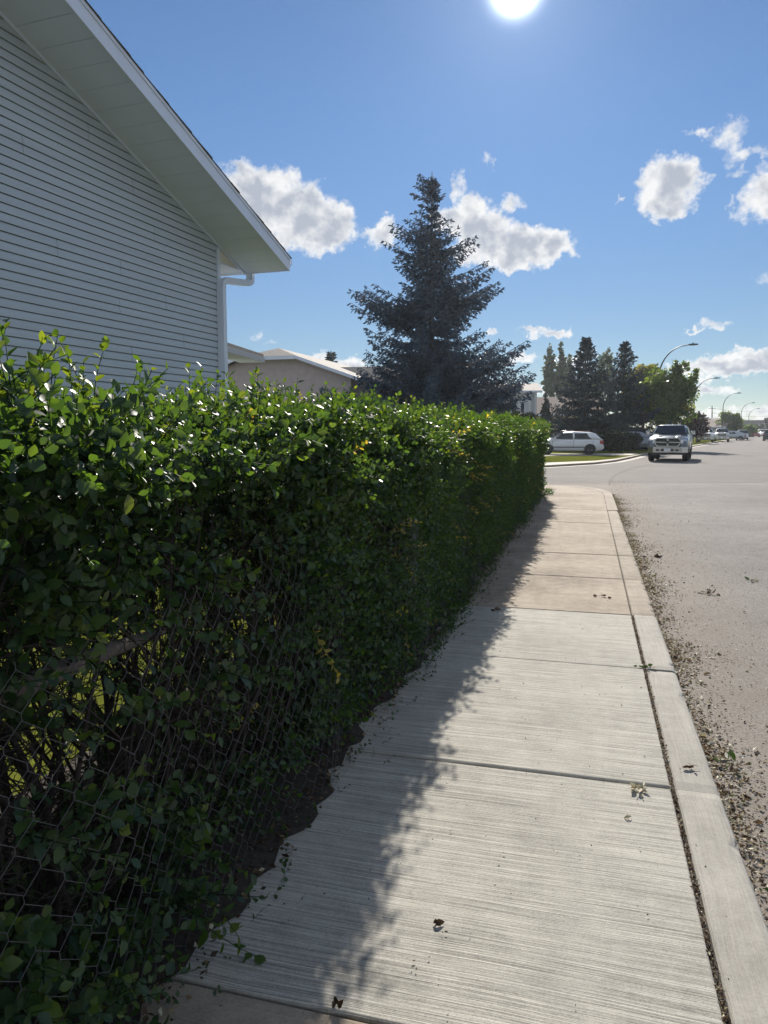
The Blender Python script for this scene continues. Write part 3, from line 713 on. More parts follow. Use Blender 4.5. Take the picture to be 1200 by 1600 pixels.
b = MB(); b.hull([pr_(A, 0.003, ze - .005), pr_(A, .6, ze - .005), pr_(A, .6, ze + .006), pr_(A, .003, ze + .006)], [pr_(B_, 0.003, ze - .005), pr_(B_, .6, ze - .005), pr_(B_, .6, ze + .006), pr_(B_, .003, ze + .006)])
b.build('soffit', M['soffit'], porch)
b = MB(); W0, W1 = A, B_ - dr*1.2
b.hull([pr_(W0, .6, 0), pr_(W1, .6, 0), pr_(W1, 4.4, 0), pr_(W0, 4.4, 0)], [pr_(W0, .6, ze - .01), pr_(W1, .6, ze - .01), pr_(W1, 4.4, ze - .01), pr_(W0, 4.4, ze - .01)])
b.build('porch_wall', M['siding'], house)

# ------------------------------------------------------------------ stucco house beyond the side street
DS = 40.0
so = H(549, DS, 0); stucco = empty('stucco_house', 'pinkish stucco house with clipped gable and grey shingle roof beyond the white house corner', 'house', (so.x, so.y, 0), R(-1))
# local: x to the right (wall runs to -x), y away
zE2, hw = Z(594, DS), 4.75
zR = Z(543, DS + 1.2)
sl = (zR - zE2) / (hw + .5)
b = MB(); zc = zR - .62; xc = (zR - zc)/sl
pts = [(0, 0), (0, zE2 + .15), (-hw + xc - .15, zc - .02), (-hw - xc + .15, zc - .02), (-2*hw, zE2 + .15), (-2*hw, 0)]
b.hull([(x, 0, z) for x, z in pts], [(x, 13, z) for x, z in pts]); b.build('wall', M['stucco'], stucco)
b = MB(); t_ = .12; oh = .45
def roofpl(ps): b.hull([(x, y, z) for x, y, z in ps], [(x, y, z + t_) for x, y, z in ps])
xr = -hw
roofpl([(xr, 1.3, zR), (.5, 13.5, zE2), (.5, -oh, zE2), (xr + xc, -oh, zc)])
roofpl([(xr, 13.5, zR), (.5, 13.5, zE2), (xr, 1.3, zR), (xr, 1.3, zR)]) if False else None
b.add([(xr, 1.3, zR + t_ + .002), (xr, 13.5, zR + t_ + .002), (.5, 13.5, zE2 + t_ + .002), (.5, -oh, zE2 + t_ + .002)], [(0, 1, 2), (0, 2, 3)])
b.add([(xr, 1.3, zR + t_ + .002), (xr, 13.5, zR + t_ + .002), (xr*2 - .5, 13.5, zE2 + t_ + .002), (xr*2 - .5, -oh, zE2 + t_ + .002)], [(0, 1, 2), (0, 2, 3)])
b.hull([(xr, 1.3, zR), (xr*2 - .5, 13.5, zE2), (xr*2 - .5, -oh, zE2), (xr - xc, -oh, zc)], [(xr, 1.3, zR + t_), (xr*2 - .5, 13.5, zE2 + t_), (xr*2 - .5, -oh, zE2 + t_), (xr - xc, -oh, zc + t_)])
b.hull([(xr, 1.3, zR), (xr + xc, -oh, zc), (xr - xc, -oh, zc)], [(xr, 1.3, zR + t_), (xr + xc, -oh, zc + t_), (xr - xc, -oh, zc + t_)])
# lower cross roof to the right
roofpl([(-2.6, 5.0, zE2 + 1.02), (2.6, 5.0, zE2 + 1.02), (3.9, 3.0, zE2), (-.2, 3.0, zE2)])
roofpl([(2.6, 5.0, zE2 + 1.02), (3.9, 7.5, zE2), (3.9, 3.0, zE2), (2.6, 5.0, zE2 + 1.02)])
rf = b.build('roof', M['shingle'], stucco)
b = MB()
b.hull([(xr + xc - .02, -oh - .03, zc - .05), (.52, -oh - .03, zE2 - .05), (.52, -oh - .03, zE2 + .13), (xr + xc - .02, -oh - .03, zc + .13)], [(xr + xc - .02, -oh - .004, zc - .05), (.52, -oh - .004, zE2 - .05), (.52, -oh - .004, zE2 + .13), (xr + xc - .02, -oh - .004, zc + .13)])
b.build('fascia', M['trim'], stucco); b = MB()
b.hull([(xr - xc + .02, -oh - .03, zc - .05), (2*xr - .5, -oh - .03, zE2 - .05), (2*xr - .5, -oh - .03, zE2 + .13), (xr - xc + .02, -oh - .03, zc + .13)], [(xr - xc + .02, -oh - .004, zc - .05), (2*xr - .5, -oh - .004, zE2 - .05), (2*xr - .5, -oh - .004, zE2 + .13), (xr - xc + .02, -oh - .004, zc + .13)])
b.build('fascia', M['trim'], stucco); b = MB(); b.box((xr, -oh - .018, zc + .02), (2*xc - .06, .026, .18)); b.build('fascia', M['trim'], stucco); b = MB()
b.box((2.2, 2.98, zE2 + .02), (3.6, .03, .16))
b.build('fascia', M['trim'], stucco)
b = MB(); b.hull([(xr + xc, -oh, zc - .03), (.5, -oh, zE2 - .03), (.5, -.003, zE2 - .03), (xr + xc, -.003, zc - .03)], [(xr + xc, -oh, zc - .012), (.5, -oh, zE2 - .012), (.5, -.003, zE2 - .012), (xr + xc, -.003, zc - .012)])
b.box((xr, -oh/2, zc - .03), (2*xc, oh - .01, .02)); b.build('soffit', M['soffit'], stucco)
b = MB(); b.hull([(.05, 3.5, 0), (3.4, 3.5, 0), (3.4, 7, 0), (.05, 7, 0)], [(.05, 3.5, zE2), (3.4, 3.5, zE2), (3.4, 7, zE2), (.05, 7, zE2)]); b.build('side_wall', M['beige'], stucco)
b = MB(); cp_ = (-.55, 11.0); zz = zE2 + sl*1.0
b.tube([(*cp_, zz - .2), (*cp_, zz + .95)], .13, 10); b.tube([(*cp_, zz + .95), (*cp_, zz + 1.12)], .19, 10); b.build('chimney', M['steel'], rf)
wz = Z(618, DS - 1); wx = -8.0
b = MB(); b.box((wx, -.02, wz - .3), (.72, .05, 1.0)); wf = b.build('window', M['trim'], stucco); b = MB(); b.box((wx, -.05, wz - .3), (.56, .02, .84)); b.build('pane', M['glass'], wf)

# ------------------------------------------------------------------ simple far houses
def gable_house(name, label, loc, rz, L_, W_, zwall, rise, wallm, roofm, wins=(), strips=(), group=None, oh=.5):
    """x across the eaves side, y depth; ridge along x"""
    h = empty(name, label, 'house', loc, rz, group)
    b = MB(); pr = [(0, 0), (0, zwall), (W_/2, zwall + rise*(1 - 2*oh/(W_ + 2*oh))), (W_, zwall), (W_, 0)]
    b.hull([(-L_/2, y, z) for y, z in pr], [(L_/2, y, z) for y, z in pr]); b.build('wall', wallm, h)
    b = MB(); y0, ym, y1 = -oh, W_/2, W_ + oh; s = rise/(W_/2 + oh); zz = zwall - s*oh + .05; x0, x1 = -L_/2 - .4, L_/2 + .4; t = .14; zt = zz + rise
    b.hull([(x0, y0, zz), (x1, y0, zz), (x1, ym, zt), (x0, ym, zt)], [(x0, y0, zz+t), (x1, y0, zz+t), (x1, ym, zt+t), (x0, ym, zt+t)])
    b.hull([(x0, y1, zz), (x1, y1, zz), (x1, ym+.003, zt), (x0, ym+.003, zt)], [(x0, y1, zz+t), (x1, y1, zz+t), (x1, ym+.003, zt+t), (x0, ym+.003, zt+t)])
    b.build('roof', roofm, h)
    b = MB(); b.box((0, y0 - .015, zz + .05), (x1 - x0, .025, .17)); b.build('fascia', M['trim'], h)
    for (x, z, w, hh) in wins:
        b = MB(); b.box((x, -.02, z), (w, .05, hh)); f = b.build('window', M['trim'], h)
        b = MB(); b.box((x, -.05, z), (w - .14, .02, hh - .14)); b.build('pane', M['glass'], f)
    return h
WD = 62.0
wl = H(778, WD); wh = gable_house('white_house', 'white house with tall dark window bays half hidden behind the big spruce', tuple(wl), R(8), 6.2, 9, Z(611, WD) - .1, .9, M['white_wall'], M['shingle'],
    [(-.2, 2.6, .5, 2.4), (.55, 2.6, .5, 2.4), (1.25, 2.6, .5, 2.4), (1.95, 2.6, .4, 2.4)])
b = MB()
for x in (2.5, 2.95): b.box((x, -.35, Z(611, WD)/2), (.16, .16, Z(611, WD)))
b.build('porch_post', M['white_wall'], wh)
BD = 80.0
bl = H(866, BD); gable_house('beige_house', 'beige bungalow with brown shingle roof behind the dark pointed cedar', tuple(bl), R(-2), 9.0, 8, Z(646, BD), 2.0, M['beige'], M['brown_roof'], [(1.1, 2.0, 1.5, 1.1), (-2.2, 2.0, 1.6, 1.1)], oh=.6)
FD = 150.
gable_house('brown_house', 'low brown roofed house far off behind the purple leaved tree', tuple(H(1094, FD)), R(-25), 9, 8, Z(667, FD), 1.5, M['beige'], M['brown_roof'], [(1.5, 1.6, 1.4, 1.0)])
gable_house('tall_white_house', 'narrow pale two storey house left of the round far tree', tuple(H(1113, 165.)), R(-20), 5, 7, Z(660, 165.), 1.0, M['white_wall'], M['shingle'], [(-1, 3.6, 1., 1.1)])
gable_house('distant_house', 'far low house with dark roof at the end of the street', tuple(H(1186, 330.)), R(-20), 22, 9, 3.2, 3.2, M['beige'], M['shingle_dark'], [(-4, 1.8, 2, 1.2), (4, 1.8, 2, 1.2)])
gable_house('distant_house', 'farthest grey house half behind the dark car at the right edge', tuple(H(1222, 300.)), R(-20), 14, 9, 3.4, 3.6, M['white_wall'], M['shingle_dark'], [(-3, 1.8, 2, 1.2)])

# ------------------------------------------------------------------ trees
def norm(v): return v / np.linalg.norm(v, axis=-1, keepdims=True)
def conifer(name, label, loc, height, prof, seed, m, whorl=.45, per=7, spray=.22, dens=1., group=None, ang_left=None, trunk_r=.16, extra=()):
    """prof: list of (z fraction, radius left, radius right); ang_left: world angle of the picture's left"""
    r = np.random.default_rng(seed)
    t = empty(name, label, 'spruce tree', loc, 0, group)
    zf, rl, rr_ = [np.array(c) for c in zip(*prof)]
    b = MB(); b.tube([(0, 0, -.1), (.03, 0, height*.4), (0, .02, height*.8), (0, 0, height)], [trunk_r, trunk_r*.65, trunk_r*.25, .015], 9)
    P = []; D = []; S = []
    br = b
    z = .25; branches = []
    while z < height*.985:
        f = z/height; n = max(4, int(per*(1 - .35*f)))
        a0 = r.uniform(0, 6.28)
        for i in range(n):
            a = a0 + 6.283*i/n + r.uniform(-.35, .35)
            c = math.cos(a - ang_left)                                # 1 = left, -1 = right
            rad = np.interp(f, zf, rl)*(.5 + .5*c) + np.interp(f, zf, rr_)*(.5 - .5*c)
            branches.append((z + r.uniform(-.09, .09), a, rad*r.uniform(.66, 1.08)))
        z += whorl*(1 - .45*f)*r.uniform(.8, 1.2)
    for (zf_, side, rad) in extra:                                    # single boughs that stick out of the outline
        for k in range(5): branches.append((zf_*height + r.uniform(-.45, .45), ang_left + (0 if side < 0 else math.pi) + r.uniform(-.45, .45), rad*(r.uniform(.70, 1) if k else 1.)))
    for (zb, a, rad) in branches:
        f = zb/height; rad = max(rad, .12)
        rise = .35*f + .02 - .10*(1 - f); n = max(4, int(rad/.17*dens))
        s = np.linspace(.06, 1, n)
        sag = -.20*(1 - f)*rad*np.sin(s*math.pi*.9) + .22*rad*np.maximum(0, s - .45)**1.4
        pts = np.stack([np.cos(a)*rad*s, np.sin(a)*rad*s, zb + rise*rad*s + sag], 1)
        br.tube([(0, 0, zb)] + [tuple(p) for p in pts[::max(1, n//5)]] + [tuple(pts[-1])], list(np.linspace(.012 + rad*.008, .006, len(pts[::max(1, n//5)]) + 2)), 4)
        out = np.array([math.cos(a), math.sin(a), 0.]); sd_ = np.array([-math.sin(a), math.cos(a), 0.])
        for i in range(n):
            base = pts[i]
            tl = (.05 + .16*(1 - f) + .34*rad*.55*(1 - s[i])**.7)*r.uniform(.7, 1.25)
            for side in (-1, 1, 0):
                d = norm(out*(.85 if side else 1.2) + sd_*side*r.uniform(.5, 1.1) + np.array([0, 0, r.uniform(-.75, .15)]))
                m_ = max(2, int(tl/spray*3.0))
                ss = r.uniform(.0, 1., m_)*tl
                q = base + d*ss[:, None] + np.array([0, 0, -.22])*(ss[:, None]**2)/max(tl, .1)
                dd = d + r.normal(0, .55, (m_, 3)); dd[:, 2] -= .12
                P.append(q); D.append(dd); S.append(np.full(m_, spray)*r.uniform(.7, 1.3, m_))
    P = np.concatenate(P); D = np.concatenate(D); S = np.concatenate(S)
    L_ = Leaves(); v = DIA_V*np.array([.34, .4, 1.])
    v2 = np.concatenate([v, v[:, [1, 0, 2]]]); f2 = np.concatenate([DIA_F, DIA_F + 4])
    L_.put(v2, f2, np.zeros(8), P, frames(D, r.uniform(0, 6.28, len(P))), S, np.clip(r.normal(.45, .22, len(P)), 0, 1))
    cr_ = L_.build('crown', m, t); b.build('trunk', M['bark'], t)
    pass
    return t
AL = math.pi + YAW                                       # picture-left as a world angle (about), x axis = 0
D1 = 38.0; t0 = H(690, D1)
def pxr(a): return a*D1/FPX
hS = Z(268, D1)
def fz(py): return Z(py, D1)/hS
cx_ = lambda py: 658 + (690 - 658)*min(1, (py - 268)/260)
LO = [(268, 655), (285, 643), (315, 632), (330, 648), (350, 630), (372, 606), (400, 594), (420, 606), (440, 622), (470, 608), (500, 590), (540, 570), (575, 562), (600, 575), (640, 545), (700, 545)]
RO = [(268, 662), (285, 680), (312, 700), (330, 676), (350, 700), (372, 722), (400, 705), (425, 722), (440, 765), (470, 778), (490, 768), (512, 742), (530, 775), (560, 822), (600, 822), (640, 808), (700, 790)]
ys_ = sorted({y for y, _ in LO} | {y for y, _ in RO}, reverse=True)
prof = []
for y in ys_:
    l = np.interp(y, [a for a, _ in LO], [c for _, c in LO]); rt = np.interp(y, [a for a, _ in RO], [c for _, c in RO])
    trim_ = .16 + .16*max(0, (fz(y) - .75)/.25)
    prof.append((fz(y), max(.06, pxr(max(3, 672 - l)) - trim_), max(.06, pxr(max(3, rt - 672)) - trim_)))
t0 = H(672, D1)
big = conifer('blue_spruce', 'tall ragged blue spruce towering alone beyond the hedge', tuple(t0), hS, prof, 5, M['needle'], .54, 11, .19, 1.0, None, AL, .24,
   extra=[(fz(505), -1, pxr(128)), (fz(480), -1, pxr(112)), (fz(400), 1, pxr(66)), (fz(560), 1, pxr(140)), (fz(610), 1, pxr(172)), (fz(622), 1, pxr(165)), (fz(596), -1, pxr(120)), (fz(628), -1, pxr(165)), (fz(636), -1, pxr(150)), (fz(470), 1, pxr(110))])
def std_prof(w): return [(0, w, w), (.12, w*1.02, w*1.02), (.35, w*.74, w*.74), (.6, w*.46, w*.46), (.8, w*.22, w*.22), (.93, w*.09, w*.09), (1, .05, .05)]
D2 = 58.0
conifer('spruce', 'left one of two dark pointed spruces behind the white hatchback', tuple(H(911, D2)), Z(527, D2), std_prof(3.7), 21, M['needle_far'], .62, 11, .3, .95, 'pair of spruces behind the parked cars', AL, .16)
conifer('spruce', 'right one of two dark pointed spruces, its tip beside the yellowing tree', tuple(H(971, D2 + 2)), Z(535, D2 + 2), std_prof(3.6), 22, M['needle_far'], .62, 11, .3, .95, 'pair of spruces behind the parked cars', AL, .16)
conifer('distant_spruce', 'tiny spruce tip showing over the stucco house roof', tuple(H(518, 95.)), Z(546, 95.), std_prof(2.6), 23, M['needle_far'], .8, 6, .5, .6, None, AL, .15)

def crown_tree(name, label, cat, loc, trunk_h, lobes, m, leaf, n, seed, trunk_r=.14, group=None, tint=(.45, .2), up=0., limbs=True, shell=.55):
    """lobes: (x, y, z, rx, ry, rz) in the tree's own axes"""
    r = np.random.default_rng(seed); t = empty(name, label, cat, loc, 0, group)
    b = MB(); b.tube([(0, 0, -.1), (.02, .01, trunk_h*.5), (0, 0, trunk_h)], [trunk_r*1.25, trunk_r, trunk_r*.8], 8)
    if limbs:
        for (x, y, z, rx, ry, rz) in lobes:
            e = Vector((x, y, z)); s_ = Vector((0, 0, trunk_h*r.uniform(.75, 1)))
            mid = s_.lerp(e, .5) + Vector((r.uniform(-.2, .2), r.uniform(-.2, .2), -.12*(e - s_).length))
            b.tube([s_, mid, e, e + Vector((r.uniform(-.4, .4)*rx, r.uniform(-.4, .4)*ry, .7*rz))], [trunk_r*.6, trunk_r*.4, trunk_r*.2, .012], 6)
    b.build('trunk', M['bark'], t)
    vol = np.array([l[3]*l[4]*l[5] for l in lobes])**.67; cnt = (n*vol/vol.sum()).astype(int)
    P = []; T = []
    for l, k in zip(lobes, cnt):
        nc = max(6, k//26)                                       # clumps, so gaps show between them
        d = norm(r.normal(size=(nc, 3))); rad = r.uniform(shell**3, 1, nc)**(1/3)*r.uniform(.85, 1.12, nc)
        cc = d*rad[:, None]; ids = r.integers(0, nc, k)
        q = cc[ids] + r.normal(0, .13, (k, 3))
        P.append(np.array(l[:3]) + q*np.array(l[3:])); T.append(r.normal(tint[0], tint[1], nc)[ids] + r.normal(0, .08, k))
    P = np.concatenate(P); T = np.clip(np.concatenate(T), 0, 1); k = len(P)
    L_ = Leaves(); D = r.normal(size=(k, 3)); D[:, 2] += up
    L_.put(DIA_V*np.array([.62, 1, 1.]), DIA_F, np.zeros(4), P, frames(D, r.uniform(0, 6.28, k)), leaf*r.uniform(.6, 1.3, k), T)
    L_.build('crown', m, t); return t
def lobes_px(base_px, d, items):
    """items: (px, py, rx px, ry px, depth offset m)"""
    o = []
    for (px_, py_, rx, ry, dy) in items:
        p = H(px_, d, Z(py_, d)) - H(base_px, d, 0)
        p = p + Vector((-sy, cy, 0))*dy
        o.append((p.x, p.y, p.z, rx*d/FPX, rx*d/FPX*.85, ry*d/FPX))
    return o
DD = 61.5
crown_tree('leafy_tree', 'wide loose green tree in front of the nearest street lamp', 'tree', tuple(H(1040, DD)), 2.2,
  lobes_px(1040, DD, [(1040, 625, 30, 30, 0), (1015, 620, 25, 32, -1), (1058, 600, 24, 22, 0), (1030, 595, 22, 20, 1), (1068, 622, 20, 20, 0), (1078, 605, 12, 14, .5), (1062, 575, 12, 10, 0), (1045, 648, 34, 16, 0), (1084, 585, 7, 9, 0), (1020, 648, 22, 16, -1)]),
  M['decid'], .26, 15000, 31, .16, tint=(.5, .22), shell=.35)
crown_tree('leafy_tree', 'yellowing green tree between the right spruce and the wide tree', 'tree', tuple(H(1003, DD + 3)), 3.,
  lobes_px(1003, DD + 3, [(1002, 595, 22, 22, 0), (1014, 582, 18, 12, 0), (990, 610, 18, 24, 0), (1022, 600, 18, 18, 0), (1003, 635, 22, 25, 0)]), M['decid_yel'], .26, 8000, 32, .14, tint=(.55, .22), shell=.35)
crown_tree('pale_tree', 'thin pale birch tip rising between the two dark spruces', 'tree', tuple(H(945, 74.)), 4.,
  lobes_px(945, 74., [(945, 575, 13, 22, 0), (943, 600, 18, 24, 0), (950, 556, 5, 12, 0), (934, 590, 10, 14, 0)]), M['poplar'], .24, 3500, 33, .1, tint=(.75, .2), shell=.3)
for i, (px_, top, w, lab) in enumerate([(859, 538, 12, 'tallest left poplar of three columnar poplars behind the beige house'), (877, 539, 11, 'middle poplar of three columnar poplars behind the beige house'), (890, 558, 9, 'shortest right poplar of three columnar poplars, beside the left spruce')]):
    dP = 120.
    its = [(px_, 655 - (655 - top)*f, w*(1 - .75*abs(f - .42)**1.2) * (1 if f < .85 else .45), (655 - top)*.1, 0) for f in (.12, .25, .38, .5, .62, .74, .85, .94)]
    crown_tree('poplar', lab, 'poplar tree', tuple(H(px_, dP)), 12, lobes_px(px_, dP, its), M['poplar'], .42, 4200, 40 + i, .2, 'row of poplars', tint=(.4, .2), up=1.2, limbs=False, shell=.2)
dC = 70.
its = [(853, 672 - 46*f, 10.5*(1 - f)**.6 + .8, 8, 0) for f in (0, .2, .4, .6, .8, .95)]
crown_tree('cedar', 'dark narrow cone shaped cedar in front of the beige house', 'shrub', tuple(H(853, dC)), .5, lobes_px(853, dC, its), M['cedar'], .2, 6000, 50, .1, tint=(.4, .2), up=2, limbs=False, shell=.4)
crown_tree('purple_tree', 'dark purple leaved tree beside the second street lamp', 'tree', tuple(H(1088, 92.)), 1.,
  lobes_px(1088, 92., [(1078, 662, 12, 12, 0), (1090, 660, 14, 12, 0), (1098, 667, 10, 10, 0), (1094, 652, 4, 7, 0), (1084, 672, 16, 10, 0)]), M['red_leaf'], .3, 4200, 51, .1, tint=(.45, .2), shell=.35)
crown_tree('round_tree', 'round dense green tree in the distance behind parked pickups', 'tree', tuple(H(1136, 150.)), 2.,
  lobes_px(1136, 150., [(1130, 668, 16, 13, 0), (1146, 664, 14, 15, 0), (1138, 657, 14, 12, 0), (1148, 652, 8, 8, 0), (1124, 673, 12, 10, 0), (1154, 671, 12, 10, 0)]), M['decid'], .5, 6500, 52, .2, tint=(.42, .2), shell=.4)
crown_tree('far_tree', 'small dull green tree right of the round far tree', 'tree', tuple(H(1168, 190.)), 1.,
  lobes_px(1168, 190., [(1164, 674, 10, 6, 0), (1172, 669, 7, 6, 0), (1175, 675, 8, 5, 0)]), M['decid'], .6, 2200, 53, .15, tint=(.3, .15), shell=.35)
crown_tree('far_tree', 'low dark tree by the right edge beyond the distant houses', 'tree', tuple(H(1194, 260.)), 1.,
  lobes_px(1194, 260., [(1190, 672, 12, 7, 0), (1202, 667, 12, 9, 0), (1214, 670, 14, 9, 0)]), M['shrub'], .8, 2600, 54, .15, tint=(.6, .2), shell=.35)
crown_tree('dark_shrub', 'broad dark shrub hiding the front of the silver sedan', 'shrub', tuple(H(966, 51.)), .3,
  lobes_px(966, 51., [(948, 692, 16, 12, 0), (968, 689, 18, 14, 0), (986, 690, 15, 12, 0), (957, 684, 10, 9, 0), (978, 683, 12, 8, 0)]), M['shrub'], .16, 8000, 55, .05, tint=(.4, .25), shell=.35)
crown_tree('dark_shrub', 'dark shrub beneath the spruces behind the red vehicle', 'shrub', tuple(H(925, 56.)), .3,
  lobes_px(925, 56., [(915, 680, 22, 12, 0), (940, 676, 18, 14, 0)]), M['shrub'], .18, 4000, 56, .05, tint=(.3, .2), shell=.35)
crown_tree('small_shrub', 'little dark shrub at the foot of the white house wall', 'shrub', tuple(H(818, 58.)), .3,
  lobes_px(818, 58., [(806, 650, 12, 7, 0), (826, 651, 12, 6, 0), (816, 662, 20, 12, 0)]), M['shrub'], .18, 3500, 57, .05, tint=(.6, .25), shell=.35)

# ------------------------------------------------------------------ street lamps
def lamp(label, px_, d, top, z_arm=6.2, reach=2.5):
    base = H(px_, d); t = empty('street_lamp', label, 'street lamp', tuple(base), math.atan2(-rperp.y, -rperp.x), 'street lamps along the left kerb')
    zt = Z(top, d)
    b = MB(); pts = [(0, 0, -.1), (0, 0, 2), (0, 0, zt - 2.6)]; rad = [.10, .09, .07]
    for i in range(1, 11):
        a = math.pi/2*i/10; pts.append((reach*.86*(1 - math.cos(a)), 0, zt - 2.6 + 2.55*math.sin(a))); rad.append(.07 - .003*i)
    pts.append((reach*.95, 0, zt - .02)); rad.append(.035)
    b.tube(pts, rad, 8); b.tube([(0, 0, -.05), (0, 0, .35)], [.17, .14], 8); b.build('pole', M['lamp_metal'], t)
    b = MB()
    b.hull([(reach*.9, -.06, zt - .07), (reach*.9, .06, zt - .07), (reach*.9, .06, zt + .03), (reach*.9, -.06, zt + .03)], [(reach*.9 + .28, -.15, zt - .10), (reach*.9 + .28, .15, zt - .10), (reach*.9 + .28, .12, zt + .06), (reach*.9 + .28, -.12, zt + .06)])
    b.hull([(reach*.9 + .28, -.15, zt - .10), (reach*.9 + .28, .15, zt - .10), (reach*.9 + .28, .12, zt + .06), (reach*.9 + .28, -.12, zt + .06)], [(reach*.9 + .75, -.08, zt - .07), (reach*.9 + .75, .08, zt - .07), (reach*.9 + .75, .06, zt + .03), (reach*.9 + .75, -.06, zt + .03)])
    lu = b.build('luminaire', M['lamp_metal'], t)
    b = MB(); b.tube([(reach*.9 + .35, 0, zt + .06), (reach*.9 + .35, 0, zt + .14)], .05, 8); b.build('photocell', M['black'], lu)
for lab, px_, d, top in (('nearest street lamp, its curved arm above the wide green tree', 1025, 64., 540.5), ('second street lamp, standing beside the purple leaved tree', 1082, 100., 591.5),
    ('third street lamp, standing in front of the round far tree', 1127.5, 142., 614.5), ('fourth street lamp, just right of the round far tree', 1156.5, 188., 629.5), ('farthest small street lamp, rightmost over the distant cars', 1168.5, 235., 638.5)):
    lamp(lab, px_, d, top)
# utility pole and its wires
pu = H(1112.5, 210.); zt = Z(634, 210.)
t = empty('utility_pole', 'thin leaning wooden utility pole beyond the tall white house', 'utility pole', tuple(pu))
b = MB(); b.tube([(0, 0, -.2), (-.35, 0, zt)], [.2, .13], 8); b.build('pole', M['wood'], t)
b = MB(); b.box((-.33, 0, zt - .8), (2.0, .12, .12), R(20)); b.build('crossarm', M['wood'], t)
for i, (y0, y1, lab) in enumerate(((638, 641, 'upper overhead wire crossing the sky right of the utility pole'), (645, 648.5, 'lower overhead wire crossing the sky right of the utility pole'))):
    b = MB(); a, c = H(1112.5, 210., Z(y0, 210.)), H(1230, 250., Z(y1, 250.))
    pts = [a.lerp(c, k/12) - Vector((0, 0, .8*math.sin(math.pi*k/12))) for k in range(13)]
    b.tube(pts, .03, 5); tag(b.build('overhead_wire', M['black']), lab, 'wire')

# ------------------------------------------------------------------ vehicles
def ring_loft(mb, st, mi=0, smooth=True):
    """st: list of (y, [(x, z) half ring from bottom middle side to top]) mirrored to a closed ring"""
    rings = []
    for y, half in st:
        full = [(x, y, z) for x, z in half] + [(-x, y, z) for x, z in half[::-1] if x > 1e-4]
        rings.append(full)
    for i in range(len(rings) - 1): mb.hull(rings[i], rings[i+1], mi, cap=False, smooth=smooth)
    n = len(rings[0])
    for rg, rev in ((rings[0], 0), (rings[-1], 1)): mb.add(rg, [tuple(range(n)) if rev else tuple(range(n))[::-1]], mi)
def wheels(t, ys, x, r, w, rimm):
    for y in ys:
        for s in (-1, 1):
            wh = empty_part('wheel', t, (s*x, y, r)); n = 20
            b = MB(); prof = [(-w/2, r*.66), (-w/2, r*.93), (-w*.36, r), (w*.36, r), (w/2, r*.93), (w/2, r*.66)]
            for k in range(len(prof) - 1):
                (x0, r0), (x1, r1) = prof[k], prof[k+1]
                b.hull([(x0, r0*math.cos(6.2832*j/n), r0*math.sin(6.2832*j/n)) for j in range(n)], [(x1, r1*math.cos(6.2832*j/n), r1*math.sin(6.2832*j/n)) for j in range(n)], cap=False, smooth=True)
            ty = b.build('tyre', M['rubber'], wh)
            b = MB(); ro = r*.665
            b.hull([(-w*.3, ro*math.cos(6.2832*j/n), ro*math.sin(6.2832*j/n)) for j in range(n)], [(w*.3, ro*math.cos(6.2832*j/n), ro*math.sin(6.2832*j/n)) for j in range(n)], 1)
            for j in range(5):
                a = 6.2832*j/5; ca, sa_ = math.cos(a), math.sin(a)
                for xx in (-w*.32, w*.32):
                    pl = [(-.035, .02), (.035, .02), (.025, ro*.97), (-.025, ro*.97)]
                    b.hull([(xx - .012, u*ca - v*sa_, u*sa_ + v*ca) for u, v in pl], [(xx + .012, u*ca - v*sa_, u*sa_ + v*ca) for u, v in pl], 0)
            b.tube([(-w*.36, 0, 0), (w*.36, 0, 0)], r*.16, 10, 0)
            b.build('rim', [rimm, M['black']], wh)
def empty_part(name, parent, loc):
    o = bpy.data.objects.new(name, None); o.empty_display_size = .1; C.objects.link(o); o.parent = parent; o.location = loc; return o
def quadpatch(mb, pts, thick, mi=0):
    pts = [Vector(p) for p in pts]; n = (pts[1] - pts[0]).cross(pts[2] - pts[0]).normalized()*thick
    mb.hull([p for p in pts], [p + n for p in pts], mi)

